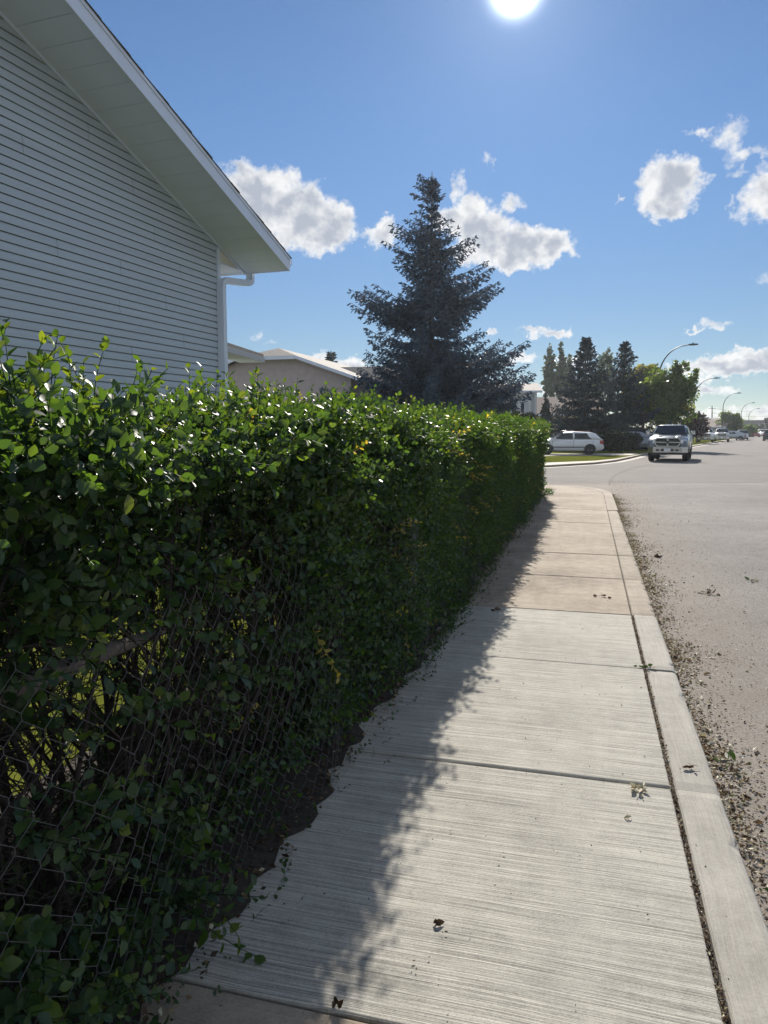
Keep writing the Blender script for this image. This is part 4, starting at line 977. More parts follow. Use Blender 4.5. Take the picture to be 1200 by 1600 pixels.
def pickup(label, loc, rz, paint, group=None, detail=True, name='pickup_truck'):
    t = empty(name, label, 'pickup truck', loc, rz, group)          # +y is the front
    W = 1.0
    def body(y, zb, zs_, zt, w): return (y, [(w*.86, zb), (w, zb + .12), (w, zs_), (w*.955, zt - .05), (w*.86, zt), (0, zt + .025)])
    b = MB()
    ring_loft(b, [body(2.86, .62, .95, 1.08, .90), body(2.80, .58, 1.0, 1.18, .96), body(2.62, .55, 1.05, 1.24, .99), body(2.0, .52, 1.1, 1.29, W), body(1.35, .50, 1.14, 1.33, W), body(-1.0, .48, 1.14, 1.33, W), body(-1.05, .48, 1.14, 1.40, W), body(-2.85, .52, 1.16, 1.42, .99), body(-2.92, .56, 1.14, 1.38, .97)])
    for s in (-1, 1):                                                      # raised hood sides
        b.hull([(s*.30, 2.55, 1.25), (s*.62, 2.6, 1.25), (s*.62, 1.5, 1.34), (s*.30, 1.45, 1.34)], [(s*.36, 2.4, 1.29), (s*.58, 2.45, 1.285), (s*.58, 1.5, 1.375), (s*.36, 1.45, 1.38)], smooth=True)
    body_ = b.build('body', paint, t)
    b = MB()
    def cab(y, zb, zt, w0, w1): return (y, [(w0, zb), (w0 - .02, zb + .1), (w1 + .04, zt - .12), (w1 - .06, zt - .02), (w1*.5, zt + .01), (0, zt + .02)])
    ring_loft(b, [cab(1.40, 1.26, 1.36, .90, .86), cab(.62, 1.26, 1.86, .93, .74), cab(.2, 1.26, 1.91, .94, .74), cab(-.6, 1.26, 1.91, .94, .74), cab(-.98, 1.26, 1.84, .93, .74), cab(-1.03, 1.26, 1.4, .92, .8)])
    b.build('cab', paint, t)
    b = MB(); quadpatch(b, [(-.80, 1.34, 1.42), (.80, 1.34, 1.42), (.66, .66, 1.845), (-.66, .66, 1.845)], -.045); b.build('windshield', M['glass'], t)
    for s in (-1, 1):
        b = MB(); pl = [(s*.925, .95, 1.42), (s*.925, -.9, 1.42), (s*.80, -.85, 1.76), (s*.80, .50, 1.76)]
        quadpatch(b, pl if s < 0 else pl[::-1], .012); b.build('side_window', M['glass'], t)
        b = MB(); b.box((s*1.13, 1.02, 1.48), (.22, .12, .24), 0, 0, .04); b.box((s*.98, 1.02, 1.42), (.12, .05, .06)); b.build('mirror', M['chrome'] if detail else paint, t)
        b = MB(); quadpatch(b, [(s*.60, 2.845, 1.14), (s*.90, 2.79, 1.14), (s*.925, 2.79, .93), (s*.60, 2.865, .95)][::(-1 if s < 0 else 1)], .03); b.build('headlight', M['lens'], t)
        for y in (1.85, -1.75):                                             # wheel arch liners
            b = MB(); n = 14
            ar = [(y + .50*math.cos(math.pi*j/n), .46 + .50*math.sin(math.pi*j/n)) for j in range(n + 1)]
            b.hull([(s*.72, a, c) for a, c in ar], [(s*1.012, a, c) for a, c in ar]); b.build('wheel_arch', M['black'], t)
    # grille with chrome surround and cross bars
    b = MB(); b.box((0, 2.865, 1.0), (1.26, .03, .42)); gr = b.build('grille', M['black'], t)
    b = MB()
    ol = [(-.66, 1.12), (-.56, 1.235), (.56, 1.235), (.66, 1.12), (.60, .85), (.50, .775), (-.50, .775), (-.60, .85)]
    il = [(x*.90, 1.0 + (z - 1.0)*.80) for x, z in ol]
    for k in range(8):
        a, c, d, e = ol[k], ol[(k+1) % 8], il[(k+1) % 8], il[k]
        b.hull([(p[0], 2.875, p[1]) for p in (a, c, d, e)], [(p[0], 2.93, p[1]) for p in (a, c, d, e)])
    b.box((0, 2.905, 1.0), (.085, .05, .36)); b.box((-.31, 2.902, 1.0), (.50, .046, .055)); b.box((.31, 2.902, 1.0), (.50, .046, .055))
    b.build('grille_surround', M['chrome'], gr)
    b = MB(); b.hull([(-.07, 2.932, 1.07), (.07, 2.932, 1.07), (.05, 2.932, .96), (0, 2.932, .92), (-.05, 2.932, .96)], [(-.06, 2.95, 1.06), (.06, 2.95, 1.06), (.04, 2.95, .965), (0, 2.95, .93), (-.04, 2.95, .965)])
    b.build('emblem', M['rim_dark'], gr)
    b = MB(); ring = lambda dy, sc: [(-.98*sc, 2.80 + dy, .48), (-.70*sc, 2.93 + dy, .46), (.70*sc, 2.93 + dy, .46), (.98*sc, 2.80 + dy, .48), (.98*sc, 2.80 + dy, .74), (.70*sc, 2.93 + dy, .76), (-.70*sc, 2.93 + dy, .76), (-.98*sc, 2.80 + dy, .74)]
    rf_ = [(-.98, 2.82), (-.70, 2.96), (.70, 2.96), (.98, 2.82)]; rk = [(.98, 2.5), (-.98, 2.5)]
    b.prism(rf_ + rk, .47, .76); bu = b.build('bumper', M['chrome'], t)
    b = MB(); b.box((0, 2.962, .60), (.62, .012, .11)); b.box((-.47, 2.962, .60), (.16, .012, .09)); b.box((.47, 2.962, .60), (.16, .012, .09)); b.build('bumper_intake', M['black'], bu)
    b = MB(); b.box((0, 2.974, .605), (.32, .01, .13)); b.build('number_plate', M['white_paint'], bu)
    b = MB(); b.box((0, 0, .45), (1.5, 5.0, .2)); b.box((0, 2.7, .42), (1.6, .3, .12)); b.build('chassis', M['black'], t)
    wheels(t, (1.85, -1.75), .84, .41, .29, M['rim'])
    return t

def car(name, label, loc, rz, paint, kind, group=None, rim=None, scale=1.):
    t = empty(name, label, 'car', loc, rz, group); t.scale = (scale,)*3
    Lh, W = {'hatch': (2.07, .865), 'sedan': (2.35, .9), 'suv': (2.3, .93)}[kind]
    zb, belt, top = {'hatch': (.24, .93, 1.43), 'sedan': (.24, .92, 1.42), 'suv': (.32, 1.10, 1.72)}[kind]
    def ring(y, zt, w, zl=None):
        zl = zb if zl is None else zl; zm = zl + (zt - zl)*.5
        return (y, [(w*.9, zl), (w*.985, zl + .08), (w, zm), (w*.985, zt - .07), (w*.92, zt), (0, zt + .02)])
    if kind == 'sedan': nose = [(Lh, .62, .72, .34), (Lh - .08, .70, .82, .27), (Lh - .5, .80, .88, zb), (1.15, .95, W, zb)]; tail = [(-1.3, .98, W, zb), (-Lh + .5, 1.02, .88, zb), (-Lh + .06, 1.0, .80, .32), (-Lh, .85, .76, .4)]
    elif kind == 'suv': nose = [(Lh, .78, .78, .42), (Lh - .08, .92, .86, .36), (Lh - .5, 1.02, .92, zb), (1.15, 1.12, W, zb)]; tail = [(-1.3, 1.13, W, zb), (-Lh + .3, 1.14, .9, zb), (-Lh + .04, 1.1, .86, .4), (-Lh, .9, .82, .45)]
    else: nose = [(Lh, .60, .70, .32), (Lh - .07, .70, .79, .27), (Lh - .45, .82, .845, zb), (1.05, .95, W, zb)]; tail = [(-1.3, .96, W, zb), (-Lh + .35, .98, .85, zb), (-Lh + .05, .96, .79, .3), (-Lh, .66, .77, .34)]
    b = MB(); ring_loft(b, [ring(y, zt, w, zl) for y, zt, w, zl in nose + tail]); b.build('body', paint, t)
    cs = {'hatch': [(1.15, belt + .02), (.30, top - .06), (-.25, top), (-1.30, top - .05), (-1.62, top - .12), (-1.98, belt + .03)],
          'sedan': [(1.15, belt + .03), (.35, top - .05), (-.2, top), (-.8, top - .03), (-1.65, belt + .10)],
          'suv': [(1.15, belt + .03), (.45, top - .06), (0, top), (-1.6, top - .03), (-2.18, belt + .03)]}[kind]
    wb, wt = W*.955, W*.74
    def gr(y, zt):
        f = min(1, max(0, (zt - belt)/(top - belt))); w1 = wb + (wt - wb)*f
        return (y, [(wb, belt - .02), (wb + (w1 - wb)*.5, belt + (zt - belt)*.5), (w1, max(zt - .05, belt)), (w1 - .08, zt), (w1*.5, zt + .015), (0, zt + .02)])
    b = MB(); ring_loft(b, [gr(y, z) for y, z in cs]); b.build('cabin', paint, t)
    # glazing
    def sx_(z): f = (z - belt)/(top - .05 - belt); return wb + (wt - wb)*f + .004
    y0, y1 = cs[0][0], cs[-1][0]; zt_ = top - .10; zb_ = belt + .045
    yf = cs[1][0] + .10; yr = cs[-2][0] + (.12 if kind != 'sedan' else .02)
    if kind == 'suv': yr = -1.45
    if kind == 'hatch': yr = -1.2
    if kind == 'sedan': yr = -.75
    mid = -.28 if kind != 'sedan' else -.15
    front = [(y0 - .20, zb_), (mid + .05, zb_), (mid + .05, zt_), (yf, zt_)]
    rear = [(mid - .05, zb_), (yr - .18, zb_), (yr, zb_ + .14), (yr + .12, zt_), (mid - .05, zt_)]
    for s in (-1, 1):
        for pl in (front, rear):
            b = MB(); a = [(s*sx_(z), y, z) for y, z in pl]; c = [(s*(sx_(z) + .008), y, z) for y, z in pl]; b.hull(a, c); b.build('side_window', M['glass'], t)
        b = MB()
        for yy in (y0 - .14, mid, yr - .25): b.box((s*(W + .001), yy, (belt + zb)/2 + .08), (.004, .014, belt - zb - .22))
        b.box((s*(W + .004), 0, zb + .23), (.012, 2.2, .05)); b.build('door_seam', M['black'], t)
        for yh in (mid + .22, mid - .80): b = MB(); b.box((s*(W + .012), yh, belt - .13), (.03, .18, .035)); b.build('door_handle', paint, t)
        b = MB(); b.box((s*(W + .08), y0 - .28, belt + .08), (.2, .10, .13), 0, 0, .03); b.build('mirror', paint, t)
        b = MB(); b.box((s*(W*.80), -Lh + .10, belt - .15), (W*.36, .24, .20), 0, 0, .03); b.build('tail_light', M['red_lens'], t)
        b = MB(); b.box((s*(W*.66), Lh - .12, .64 if kind != 'suv' else .82), (W*.4, .2, .14), 0, 0, .03); b.build('headlight', M['lens'], t)
        for y in (Lh - .78, -Lh + .80):
            b = MB(); n = 14; rr_ = .37 if kind != 'suv' else .43; zc_ = .31 if kind != 'suv' else .36
            ar = [(y + rr_*math.cos(math.pi*j/n), zc_ + rr_*math.sin(math.pi*j/n)) for j in range(n + 1)]
            b.hull([(s*W*.7, a, c) for a, c in ar], [(s*(W + .006), a, c) for a, c in ar]); b.build('wheel_arch', M['black'], t)
    (ya, za), (yb, zb2) = cs[0], cs[1]
    f = (zb2 - belt)/(top - belt); w1 = wb + (wt - wb)*f
    b = MB(); quadpatch(b, [(-wb*.88, ya - .10, za + .06), (wb*.88, ya - .10, za + .06), (w1*.9, yb + .05, zb2 - .02), (-w1*.9, yb + .05, zb2 - .02)], -.03); b.build('windshield', M['glass'], t)
    (ya, za), (yb, zb2) = cs[-1], cs[-2]
    b = MB(); quadpatch(b, [(wb*.8, ya + .06, za + .07), (-wb*.8, ya + .06, za + .07), (-w1*.82, yb - .03, zb2 - .05), (w1*.82, yb - .03, zb2 - .05)], -.03); b.build('rear_window', M['glass'], t)
    b = MB(); b.box((0, -Lh + .02, .48), (W*1.72, .16, .26), 0, 0, .05); b.build('bumper', paint, t)
    b = MB(); b.box((0, Lh - .05, .46), (W*1.62, .18, .24), 0, 0, .05); b.build('bumper', paint, t)
    b = MB(); b.box((0, 0, .27), (W*1.6, Lh*1.7, .12)); b.box((0, Lh + .036, .44), (.9, .012, .09)); b.build('chassis', M['black'], t)
    wheels(t, (Lh - .78, -Lh + .80), W - .11, .31 if kind != 'suv' else .36, .2, rim or M['rim'])
    return t
def heading(az_cam): return -(R(az_cam) - YAW)                              # rz that points +y along a camera azimuth
tl = G(1047, 720.0, ROADZ); pd = H(1047.5, 41.0, ROADZ)
pickup('silver grey pickup parked facing the camera with chrome grille and bumper', (pd.x, pd.y, ROADZ + .006), heading(24.5 + 180), M['grey_paint'])
g = H(886.5, 47.0, .016); car('hatchback', 'white hatchback parked side on in the driveway with black wheels', tuple(g), heading(-82.), M['white_paint'], 'hatch', None, M['rim_dark'])
g = H(884, 55, -.15); car('red_vehicle', 'dark red car parked behind the white hatchback', tuple(g), heading(-80.), M['red_paint'], 'suv', None, None, .98)
g = H(982, 55.5, .016); car('sedan', 'silver sedan half hidden by the dark shrub left of the big pickup', tuple(g), heading(-82.), M['grey_paint'], 'sedan', None)
rh = 28.3
pb = H(1102.5, 100., ROADZ); pickup('white pickup parked farther off, left one of the far pair', (pb.x, pb.y, ROADZ + .006), heading(rh + 176), M['white_paint'], None, False)
pb = H(1127.5, 108., ROADZ); pickup('pale silver pickup parked farther off, right one of the far pair', (pb.x, pb.y, ROADZ + .006), heading(rh + 176), M['silver'], None, False)
pb = H(1159.5, 125., ROADZ); car('dark_car', 'dark green car parked below the fourth street lamp', (pb.x, pb.y, ROADZ + .006), heading(rh + 178), M['green_paint'], 'suv')
pb = H(1143, 122., ROADZ); car('pale_car', 'pale car half hidden behind the right far pickup', (pb.x, pb.y, .012), heading(-50), M['silver'], 'sedan')
pb = H(1176, 190., ROADZ); car('red_car', 'small red car far down the street', (pb.x, pb.y, ROADZ + .006), heading(rh + 150), M['bright_red'], 'sedan')
pb = H(1193.5, 200., ROADZ); car('white_van', 'white vehicle far down the street near the right edge', (pb.x, pb.y, ROADZ + .006), heading(rh + 178), M['white_paint'], 'suv', None, None, 1.15)
pb = H(1187, 230., ROADZ); car('grey_car', 'small grey car between the red car and the white vehicle', (pb.x, pb.y, ROADZ + .006), heading(rh + 178), M['silver'], 'suv')
pb = H(1203, 118., ROADZ); car('dark_suv', 'dark vehicle cut off by the right edge of the view', (pb.x, pb.y, ROADZ + .006), heading(rh + 2), M['green_paint'], 'suv')

# ------------------------------------------------------------------ the hedge
hedge = empty('hedge', 'long clipped green hedge with glossy leaves lining the sidewalk', 'hedge', (-1.5, 8.5, 0))
HO = np.array([-1.5, 8.5, 0.])
Y0, Y1 = -2.0, 18.35
def top_z(y): return 1.60 + .0065*np.maximum(y - 4, 0) + .025*np.sin(y*2.3) + .02*np.sin(y*5.1 + 1) - .085*np.clip((2.3 - y)/1.3, 0, 1)
def face_x(y): return -1.05 + .03*np.sin(y*1.7) + .025*np.sin(y*4.3 + 2) + .02*np.clip((y - 5)/6, 0, 1)
def vnoise(y, z, s, seed):
    r = np.random.default_rng(seed); g_ = r.random((64, 64)); a = (y*s) % 63; c = (z*s + 17) % 63
    i, j = a.astype(int), c.astype(int); u, v = a - i, c - j; u = u*u*(3 - 2*u); v = v*v*(3 - 2*v)
    return g_[i, j]*(1-u)*(1-v) + g_[i+1, j]*u*(1-v) + g_[i, j+1]*(1-u)*v + g_[i+1, j+1]*u*v
def leaf_density(y, z):
    """0..1: full at the top and far along, thin and twiggy low down close by"""
    d = np.ones_like(y)
    near = np.clip((3.3 - y)/1.6, 0, 1)
    low = np.clip((1.22 - z)/.35, 0, 1)
    d = d*(1 - near*low*.90)
    low2 = np.clip((.75 - z)/.4, 0, 1); near2 = np.clip((5.0 - y)/3.0, 0, 1)
    d = d*(1 - near2*low2*.45)
    cav = np.clip((3.0 - y)/1.2, 0, 1)*np.clip((1.46 - z)/.12, 0, 1); cn = vnoise(y, z, 4.1, 71)
    d = d*(1 - cav*np.clip((cn - .12)*4, .25, 1)*.90)
    n = vnoise(y, z, 3.3, 4)*.6 + vnoise(y, z, 7.0, 9)*.4
    d = d*np.clip((n - .28)*3.2 + np.clip((y - 2.2)/3, 0, 1)*.55 + np.clip((z - 1.3)*3, 0, 1)*.7, .1, 1)
    base = np.exp(-((z - .16)/.16)**2)*np.clip((y - .2)*1.2, 0, 1)*.62               # leafy suckers at the foot
    return np.maximum(d, base)
TF = [shoot(100 + i, 11 + i % 4, .19 + .015*(i % 4), False, .039) for i in range(12)]
TL_ = [shoot(200 + i, 11 + i % 3, .20, True, .047) for i in range(6)]
TW = [shoot(300 + i, 5, .16, False, .042) for i in range(5)]
LV = Leaves(True)
def place(pos, dirs, sc, dt, near_templates=None):
    roll = rng.uniform(0, 6.28, len(pos)); rot = frames(dirs, roll)
    nearm = pos[:, 1] < 6.5
    for msk, tpl in ((nearm, near_templates or TF), (~nearm, TL_)):
        ids = np.where(msk)[0]
        if not len(ids): continue
        ch = rng.integers(0, len(tpl), len(ids))
        for k, (tv, tf, tt) in enumerate(tpl):
            sel = ids[ch == k]
            if len(sel): LV.put(tv, tf, tt, pos[sel] - HO, rot[sel], sc[sel], dt[sel])
def yellow(y, z, n):
    """patches of autumn colour"""
    p = np.where(vnoise(y, z, 2.6, 21) > .84, .10, .006); p = np.where((z > .5) & (z < 1.3) & (y > 3.5) & (y < 8), p*1.7, p)
    return np.where(rng.random(n) < p, rng.uniform(.62, .75, n), rng.normal(0, .07, n))
# street face
n = 23000; y = rng.uniform(Y0, Y1, n); z = rng.uniform(.06, 1.62, n)
keep = rng.random(n) < leaf_density(y, z); y, z = y[keep], z[keep]; n = len(y)
dep = rng.exponential(.11, n).clip(0, .5); x = face_x(y) - .11 + .09*np.clip((z - .9)/.45, 0, 1) - dep + rng.normal(0, .02, n) + .17*(vnoise(y, z, 5.5, 88) - .5)
d = np.stack([rng.uniform(.35, 1.1, n), rng.normal(0, .45, n), rng.normal(.25, .5, n)], 1)
place(np.stack([x, y, np.minimum(z, top_z(y) - .12)], 1), d, rng.uniform(.75, 1.15, n), yellow(y, z, n) + .34*(vnoise(y, z, 4.7, 90) - .5))
# drooping outer shoots
n = 2600; y = rng.uniform(1.2, Y1, n); z = rng.uniform(.25, 1.5, n); keep = rng.random(n) < leaf_density(y, z)**1.5; y, z = y[keep], z[keep]; n = len(y)
d = np.stack([rng.uniform(.2, .6, n), rng.normal(0, .3, n), rng.uniform(-1., -.3, n)], 1)
place(np.stack([face_x(y) - .07, y, z], 1), d, rng.uniform(.7, 1.1, n), yellow(y, z, n))
# top
n = 9000; y = rng.uniform(Y0, Y1, n); x = rng.uniform(-2.0, -1.0, n)
zt = top_z(y) - .17 + rng.normal(0, .022, n) - .05*np.clip((x + 1.15)/.15, 0, 1); d = np.stack([rng.normal(.1, .4, n), rng.normal(0, .4, n), rng.uniform(.6, 1.1, n)], 1)
place(np.stack([x, y, zt], 1), d, rng.uniform(.65, 1.12, n), rng.normal(.04, .1, n))
# inside
n = 10500; y = rng.uniform(Y0, Y1, n); z = rng.uniform(.1, 1.5, n); keep = rng.random(n) < np.maximum(leaf_density(y, z)*.9, np.maximum(np.clip((y - 3)/4, 0, .8), np.clip((z - .85)*5, 0, .95))); y, z = y[keep], z[keep]; n = len(y)
d = rng.normal(size=(n, 3)); d[:, 2] += .3
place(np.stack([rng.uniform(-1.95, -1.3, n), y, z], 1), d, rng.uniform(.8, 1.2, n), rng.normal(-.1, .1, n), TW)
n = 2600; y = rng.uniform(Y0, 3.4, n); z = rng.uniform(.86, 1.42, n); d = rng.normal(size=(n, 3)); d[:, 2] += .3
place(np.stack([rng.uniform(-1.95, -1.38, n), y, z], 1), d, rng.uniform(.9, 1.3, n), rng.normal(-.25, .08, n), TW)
# far end face
n = 700; x = rng.uniform(-2., -1.12, n); z = rng.uniform(.08, 1.66, n); d = np.stack([rng.normal(0, .5, n), rng.uniform(.3, 1, n), rng.normal(.2, .5, n)], 1)
place(np.stack([x, np.full(n, Y1 - .05) + rng.normal(0, .04, n), z], 1), d, rng.uniform(.8, 1.2, n), rng.normal(0, .1, n))
# back face, sunlit
n = 4200; y = rng.uniform(Y0, Y1, n); z = rng.uniform(.1, 1.6, n); keep = rng.random(n) < np.maximum(leaf_density(y, z), .25); y, z = y[keep], z[keep]; n = len(y)
d = np.stack([-rng.uniform(.35, 1.1, n), rng.normal(0, .45, n), rng.normal(.25, .5, n)], 1)
place(np.stack([rng.uniform(-2.1, -1.9, n), y, z], 1), d, rng.uniform(.75, 1.1, n), rng.normal(0, .1, n))
# tall shoots standing above the clipped top
tall = [(G_px, d_, top_) for G_px, d_, top_ in ((8, 1.55, 505), (28, 1.6, 520), (135, 1.95, 527), (142, 1.95, 545), (118, 1.95, 556), (310, 2.5, 575), (330, 2.6, 590), (455, 3.2, 612), (232, 2.25, 578), (60, 1.7, 548), (18, 1.5, 530), (385, 2.8, 600))]
pp = []; dd = []; ss = []
for px_, d_, tp in tall:
    tip = H(px_, d_, Z(tp, d_)); k = 3
    for j in range(k):
        pp.append((tip.x + random.uniform(-.03, .03), tip.y + random.uniform(-.03, .03), tip.z - .19 - .08*j)); dd.append((random.uniform(-.15, .15), random.uniform(-.15, .15), 1)); ss.append(1.0)
place(np.array(pp), np.array(dd), np.array(ss), rng.uniform(.1, .25, len(pp)))
n = 260; y = rng.uniform(.6, 16, n); x = rng.uniform(-1.75, -1.2, n); d = np.stack([rng.normal(0, .2, n), rng.normal(0, .2, n), np.ones(n)], 1)
place(np.stack([x, y, top_z(y) - .10 + rng.uniform(-.02, .05, n)], 1), d, rng.uniform(.6, 1., n), rng.normal(.15, .1, n))
# clumps of larger leaves pushing out near the viewer, low left and middle
spots = [(40, 940, 1.62), (70, 900, 1.62), (150, 1000, 1.72), (30, 720, 1.6), (40, 1010, 1.55), (150, 780, 1.75), (165, 680, 1.8), (110, 900, 1.7), (20, 860, 1.55), (190, 905, 1.8), (20, 1060, 1.5), (300, 960, 2.2), (330, 900, 2.3), (340, 1060, 2.25), (60, 1300, 1.5), (45, 1540, 1.4), (130, 1570, 1.55), (20, 1590, 1.35), (80, 1480, 1.5), (180, 1500, 1.7), (280, 1290, 2.0), (300, 1400, 2.0), (160, 1290, 1.72), (215, 1240, 1.85), (250, 1130, 1.9), (25, 640, 1.6), (95, 690, 1.7), (60, 1120, 1.55), (120, 1330, 1.6), (260, 1430, 1.95)]
pp = []; dd = []; ss = []
for px_, py_, d_ in spots:
    for j in range(5):
        p = H(px_ + random.uniform(-28, 28), d_, Z(py_ + random.uniform(-28, 28), d_))
        yv = np.array([p.y]); fx = float(face_x(yv)[0])
        pp.append((min(p.x, fx + .02) - random.uniform(.05, .12), p.y, max(.05, p.z))); dd.append((random.uniform(.4, 1), random.uniform(-.6, .3), random.uniform(-.4, .7))); ss.append(random.uniform(.95, 1.3))
place(np.array(pp), np.array(dd), np.array(ss), rng.normal(.08, .1, len(pp)))
fo = LV.build('foliage', M['hedge_leaf'], hedge, True)

# stems and twigs
def tubes_np(polys, rads, sides=4):
    V = []; F = []; o = 0
    for p, r_ in zip(polys, rads):
        p = np.asarray(p); k = len(p); t = np.gradient(p, axis=0); t /= np.linalg.norm(t, axis=1, keepdims=True) + 1e-9
        ref = np.array([.31, .87, .38]); a = np.cross(t, ref); a /= np.linalg.norm(a, axis=1, keepdims=True) + 1e-9; b_ = np.cross(t, a)
        th = np.arange(sides)*2*math.pi/sides
        v = p[:, None] + np.asarray(r_)[:, None, None]*(np.cos(th)[None, :, None]*a[:, None] + np.sin(th)[None, :, None]*b_[:, None])
        V.append(v.reshape(-1, 3))
        i = np.arange(k-1)[:, None]*sides; j = np.arange(sides)[None]; j2 = (j + 1) % sides
        F.append((np.stack([i + j, i + j2, i + sides + j2, i + sides + j], -1).reshape(-1, 4)) + o); o += k*sides
    return np.concatenate(V), np.concatenate(F)
def wander(start, direc, length, k, jit, grav=0.):
    p = np.array(start, float); d = np.array(direc, float); d /= np.linalg.norm(d); out = [p.copy()]
    for i in range(k):
        d = d + rng.normal(0, jit, 3); d[2] += grav; d /= np.linalg.norm(d); p = p + d*length/k; out.append(p.copy())
    return np.array(out)
polys = []; rads = []
y = Y0
while y < Y1 - .1:
    near = y < 5
    for k in range(7 if near else 3):
        s = (rng.uniform(-1.75, -1.25), y + rng.uniform(-.12, .12), -.02)
        p = wander(s, (rng.normal(0, .22), rng.normal(0, .25), 1), rng.uniform(1.1, 1.55), 8, .16)
        p[:, 0] = np.clip(p[:, 0], -1.95, -1.17); p[:, 2] = np.minimum(p[:, 2], 1.48); r0 = rng.uniform(.006, .015); polys.append(p); rads.append(np.linspace(r0, r0*.35, len(p)))
        for q_ in range(11 if near else 3):
            i = rng.integers(1, len(p)); L_ = rng.uniform(.18, .6)
            tq = wander(p[i], (rng.uniform(-.4, 1), rng.normal(0, .8), rng.normal(.15, .55)), L_, 5, .28)
            tq[:, 0] = np.clip(tq[:, 0], -2.0, -1.14); tq[:, 2] = np.minimum(tq[:, 2], 1.54); rr0 = rng.uniform(.0015, .004); polys.append(tq); rads.append(np.linspace(rr0, .0009, len(tq)))
            if near and rng.random() < .8:
                t2 = wander(tq[3], rng.normal(size=3), rng.uniform(.08, .25), 4, .3); t2[:, 0] = np.clip(t2[:, 0], -2.0, -1.12); t2[:, 2] = np.minimum(t2[:, 2], 1.54); polys.append(t2); rads.append(np.linspace(.0014, .0007, len(t2)))
    y += .13 if near else .25
V, F = tubes_np(polys, rads, 4)
np_mesh('branches', V - HO, F.ravel(), np.arange(len(F))*4, np.full(len(F), 4), M['twig'], None, hedge, True)
# the thick grey limb lying across the near end
pl = [H(-60, 1.62, Z(1125, 1.62)), H(0, 1.66, Z(1088, 1.66)), H(60, 1.74, Z(1062, 1.74)), H(130, 1.9, Z(1032, 1.9)), H(200, 2.1, Z(1005, 2.1)), H(255, 2.3, Z(985, 2.3))]
pl = [Vector((min(p.x, -1.22), p.y, p.z)) for p in pl]
b = MB(); b.tube([p - Vector(HO) for p in pl], [.030, .030, .028, .025, .02, .012], 10); b.build('limb', M['limb'], hedge)

# chain link fence grown into the street side of the hedge
fence = empty('wire_fence', 'slack wire mesh fence grown into the foot of the hedge', 'fence', (-1.1, 8.5, 0))
polys = []; rads = []
step, zstep, ztop = .050, .054, 1.05
ny = int((17.5 - .3)/step)
def fx_(y, z): return face_x(np.asarray(y)) - .005 + .028*np.sin(y*2.9 + z*2) + .018*np.sin(y*7.3 - z*4) - .02*z
for i in range(ny):
    y0 = .3 + i*step; zz = []; yy = []; k = i % 2; z = .02
    while z < ztop:
        side = 1 if k % 2 == 0 else -1
        yo = side*step*.48
        zz += [z, z + zstep*.30]; yy += [y0 + yo, y0 + yo]
        z += zstep; k += 1
    yy = np.array(yy) + .006*np.sin(np.array(zz)*9 + y0*5) + .03*np.sin(np.array(zz)*2.2 + y0*1.1); zz = np.array(zz) + .012*np.sin(y0*6 + np.array(zz)*4)
    polys.append(np.stack([fx_(yy, zz), yy, zz], 1)); rads.append(np.full(len(zz), .00095 if y0 < 6 else .0013))
V, F = tubes_np(polys, rads, 4); FO = np.array([-1.1, 8.5, 0])
np_mesh('wire_mesh', V - FO, F.ravel(), np.arange(len(F))*4, np.full(len(F), 4), M['wire'], None, fence, True)
for yv in (4.6, 8., 11.4, 14.8, 17.6):
    b = MB(); xv = float(face_x(np.array([yv]))[0]) - .06
    b.tube([(xv + 1.1, yv - 8.5, -.1), (xv + 1.1, yv - 8.5, 1.08)], .022, 8); b.build('post', M['wire'], fence)

# ------------------------------------------------------------------ weeds, litter, debris
def scatter_mesh(name, P, D, S, T, m, wide=.55, kind='stuff'):
    L_ = Leaves(); v, f = leaf_lite(1., wide, .12)
    L_.put(v, f, np.zeros(len(v)), P, frames(D, rng.uniform(0, 6.28, len(P))), S, T)
    o = L_.build(name, m, None); return tag(o, None, None, None, kind)
n = 5200; y = rng.uniform(.2, 18.8, n); x = -1.08 + rng.normal(0, .09, n) + .05*np.sin(y*5); x = np.where(x > -.97, -1.04 - .15*rng.random(n), x); z = .012 + np.abs(rng.normal(0, .012, n))
D = rng.normal(size=(n, 3)); D[:, 2] *= .25
o = scatter_mesh('leaf_litter', np.stack([x, y, z], 1), D, rng.uniform(.01, .032, n), np.clip(rng.beta(1.2, 3.2, n), 0, .78), M['litter']); tag(o, 'dead brown leaves strewn on the soil under the hedge', 'leaf litter')
# low weeds at the hedge foot
n = 700; y = np.concatenate([rng.uniform(.3, 18.6, n//2), rng.normal(5.8, .9, n//4), rng.normal(18.2, .35, n//4)]); n = len(y)
x = -1.04 + np.abs(rng.normal(0, .07, n)); x = np.where(np.abs(y - 18.2) < .7, x + .06, x)
LW = Leaves(); pos = np.stack([x, y, np.full(n, .01)], 1); d = np.stack([rng.uniform(0, .9, n), rng.normal(0, .5, n), rng.uniform(.3, 1, n)], 1)
rot = frames(d, rng.uniform(0, 6.28, n)); ch = rng.integers(0, 5, n)
for k in range(5):
    s_ = ch == k; LW.put(*TW[k], pos[s_], rot[s_], rng.uniform(.3, .8, s_.sum())*np.where(y[s_] < 4, .6, 1), rng.normal(.0, .15, s_.sum()))
tag(LW.build('weeds', M['weed'], None, True), 'low green weeds growing at the foot of the hedge', 'weeds', None, 'stuff')
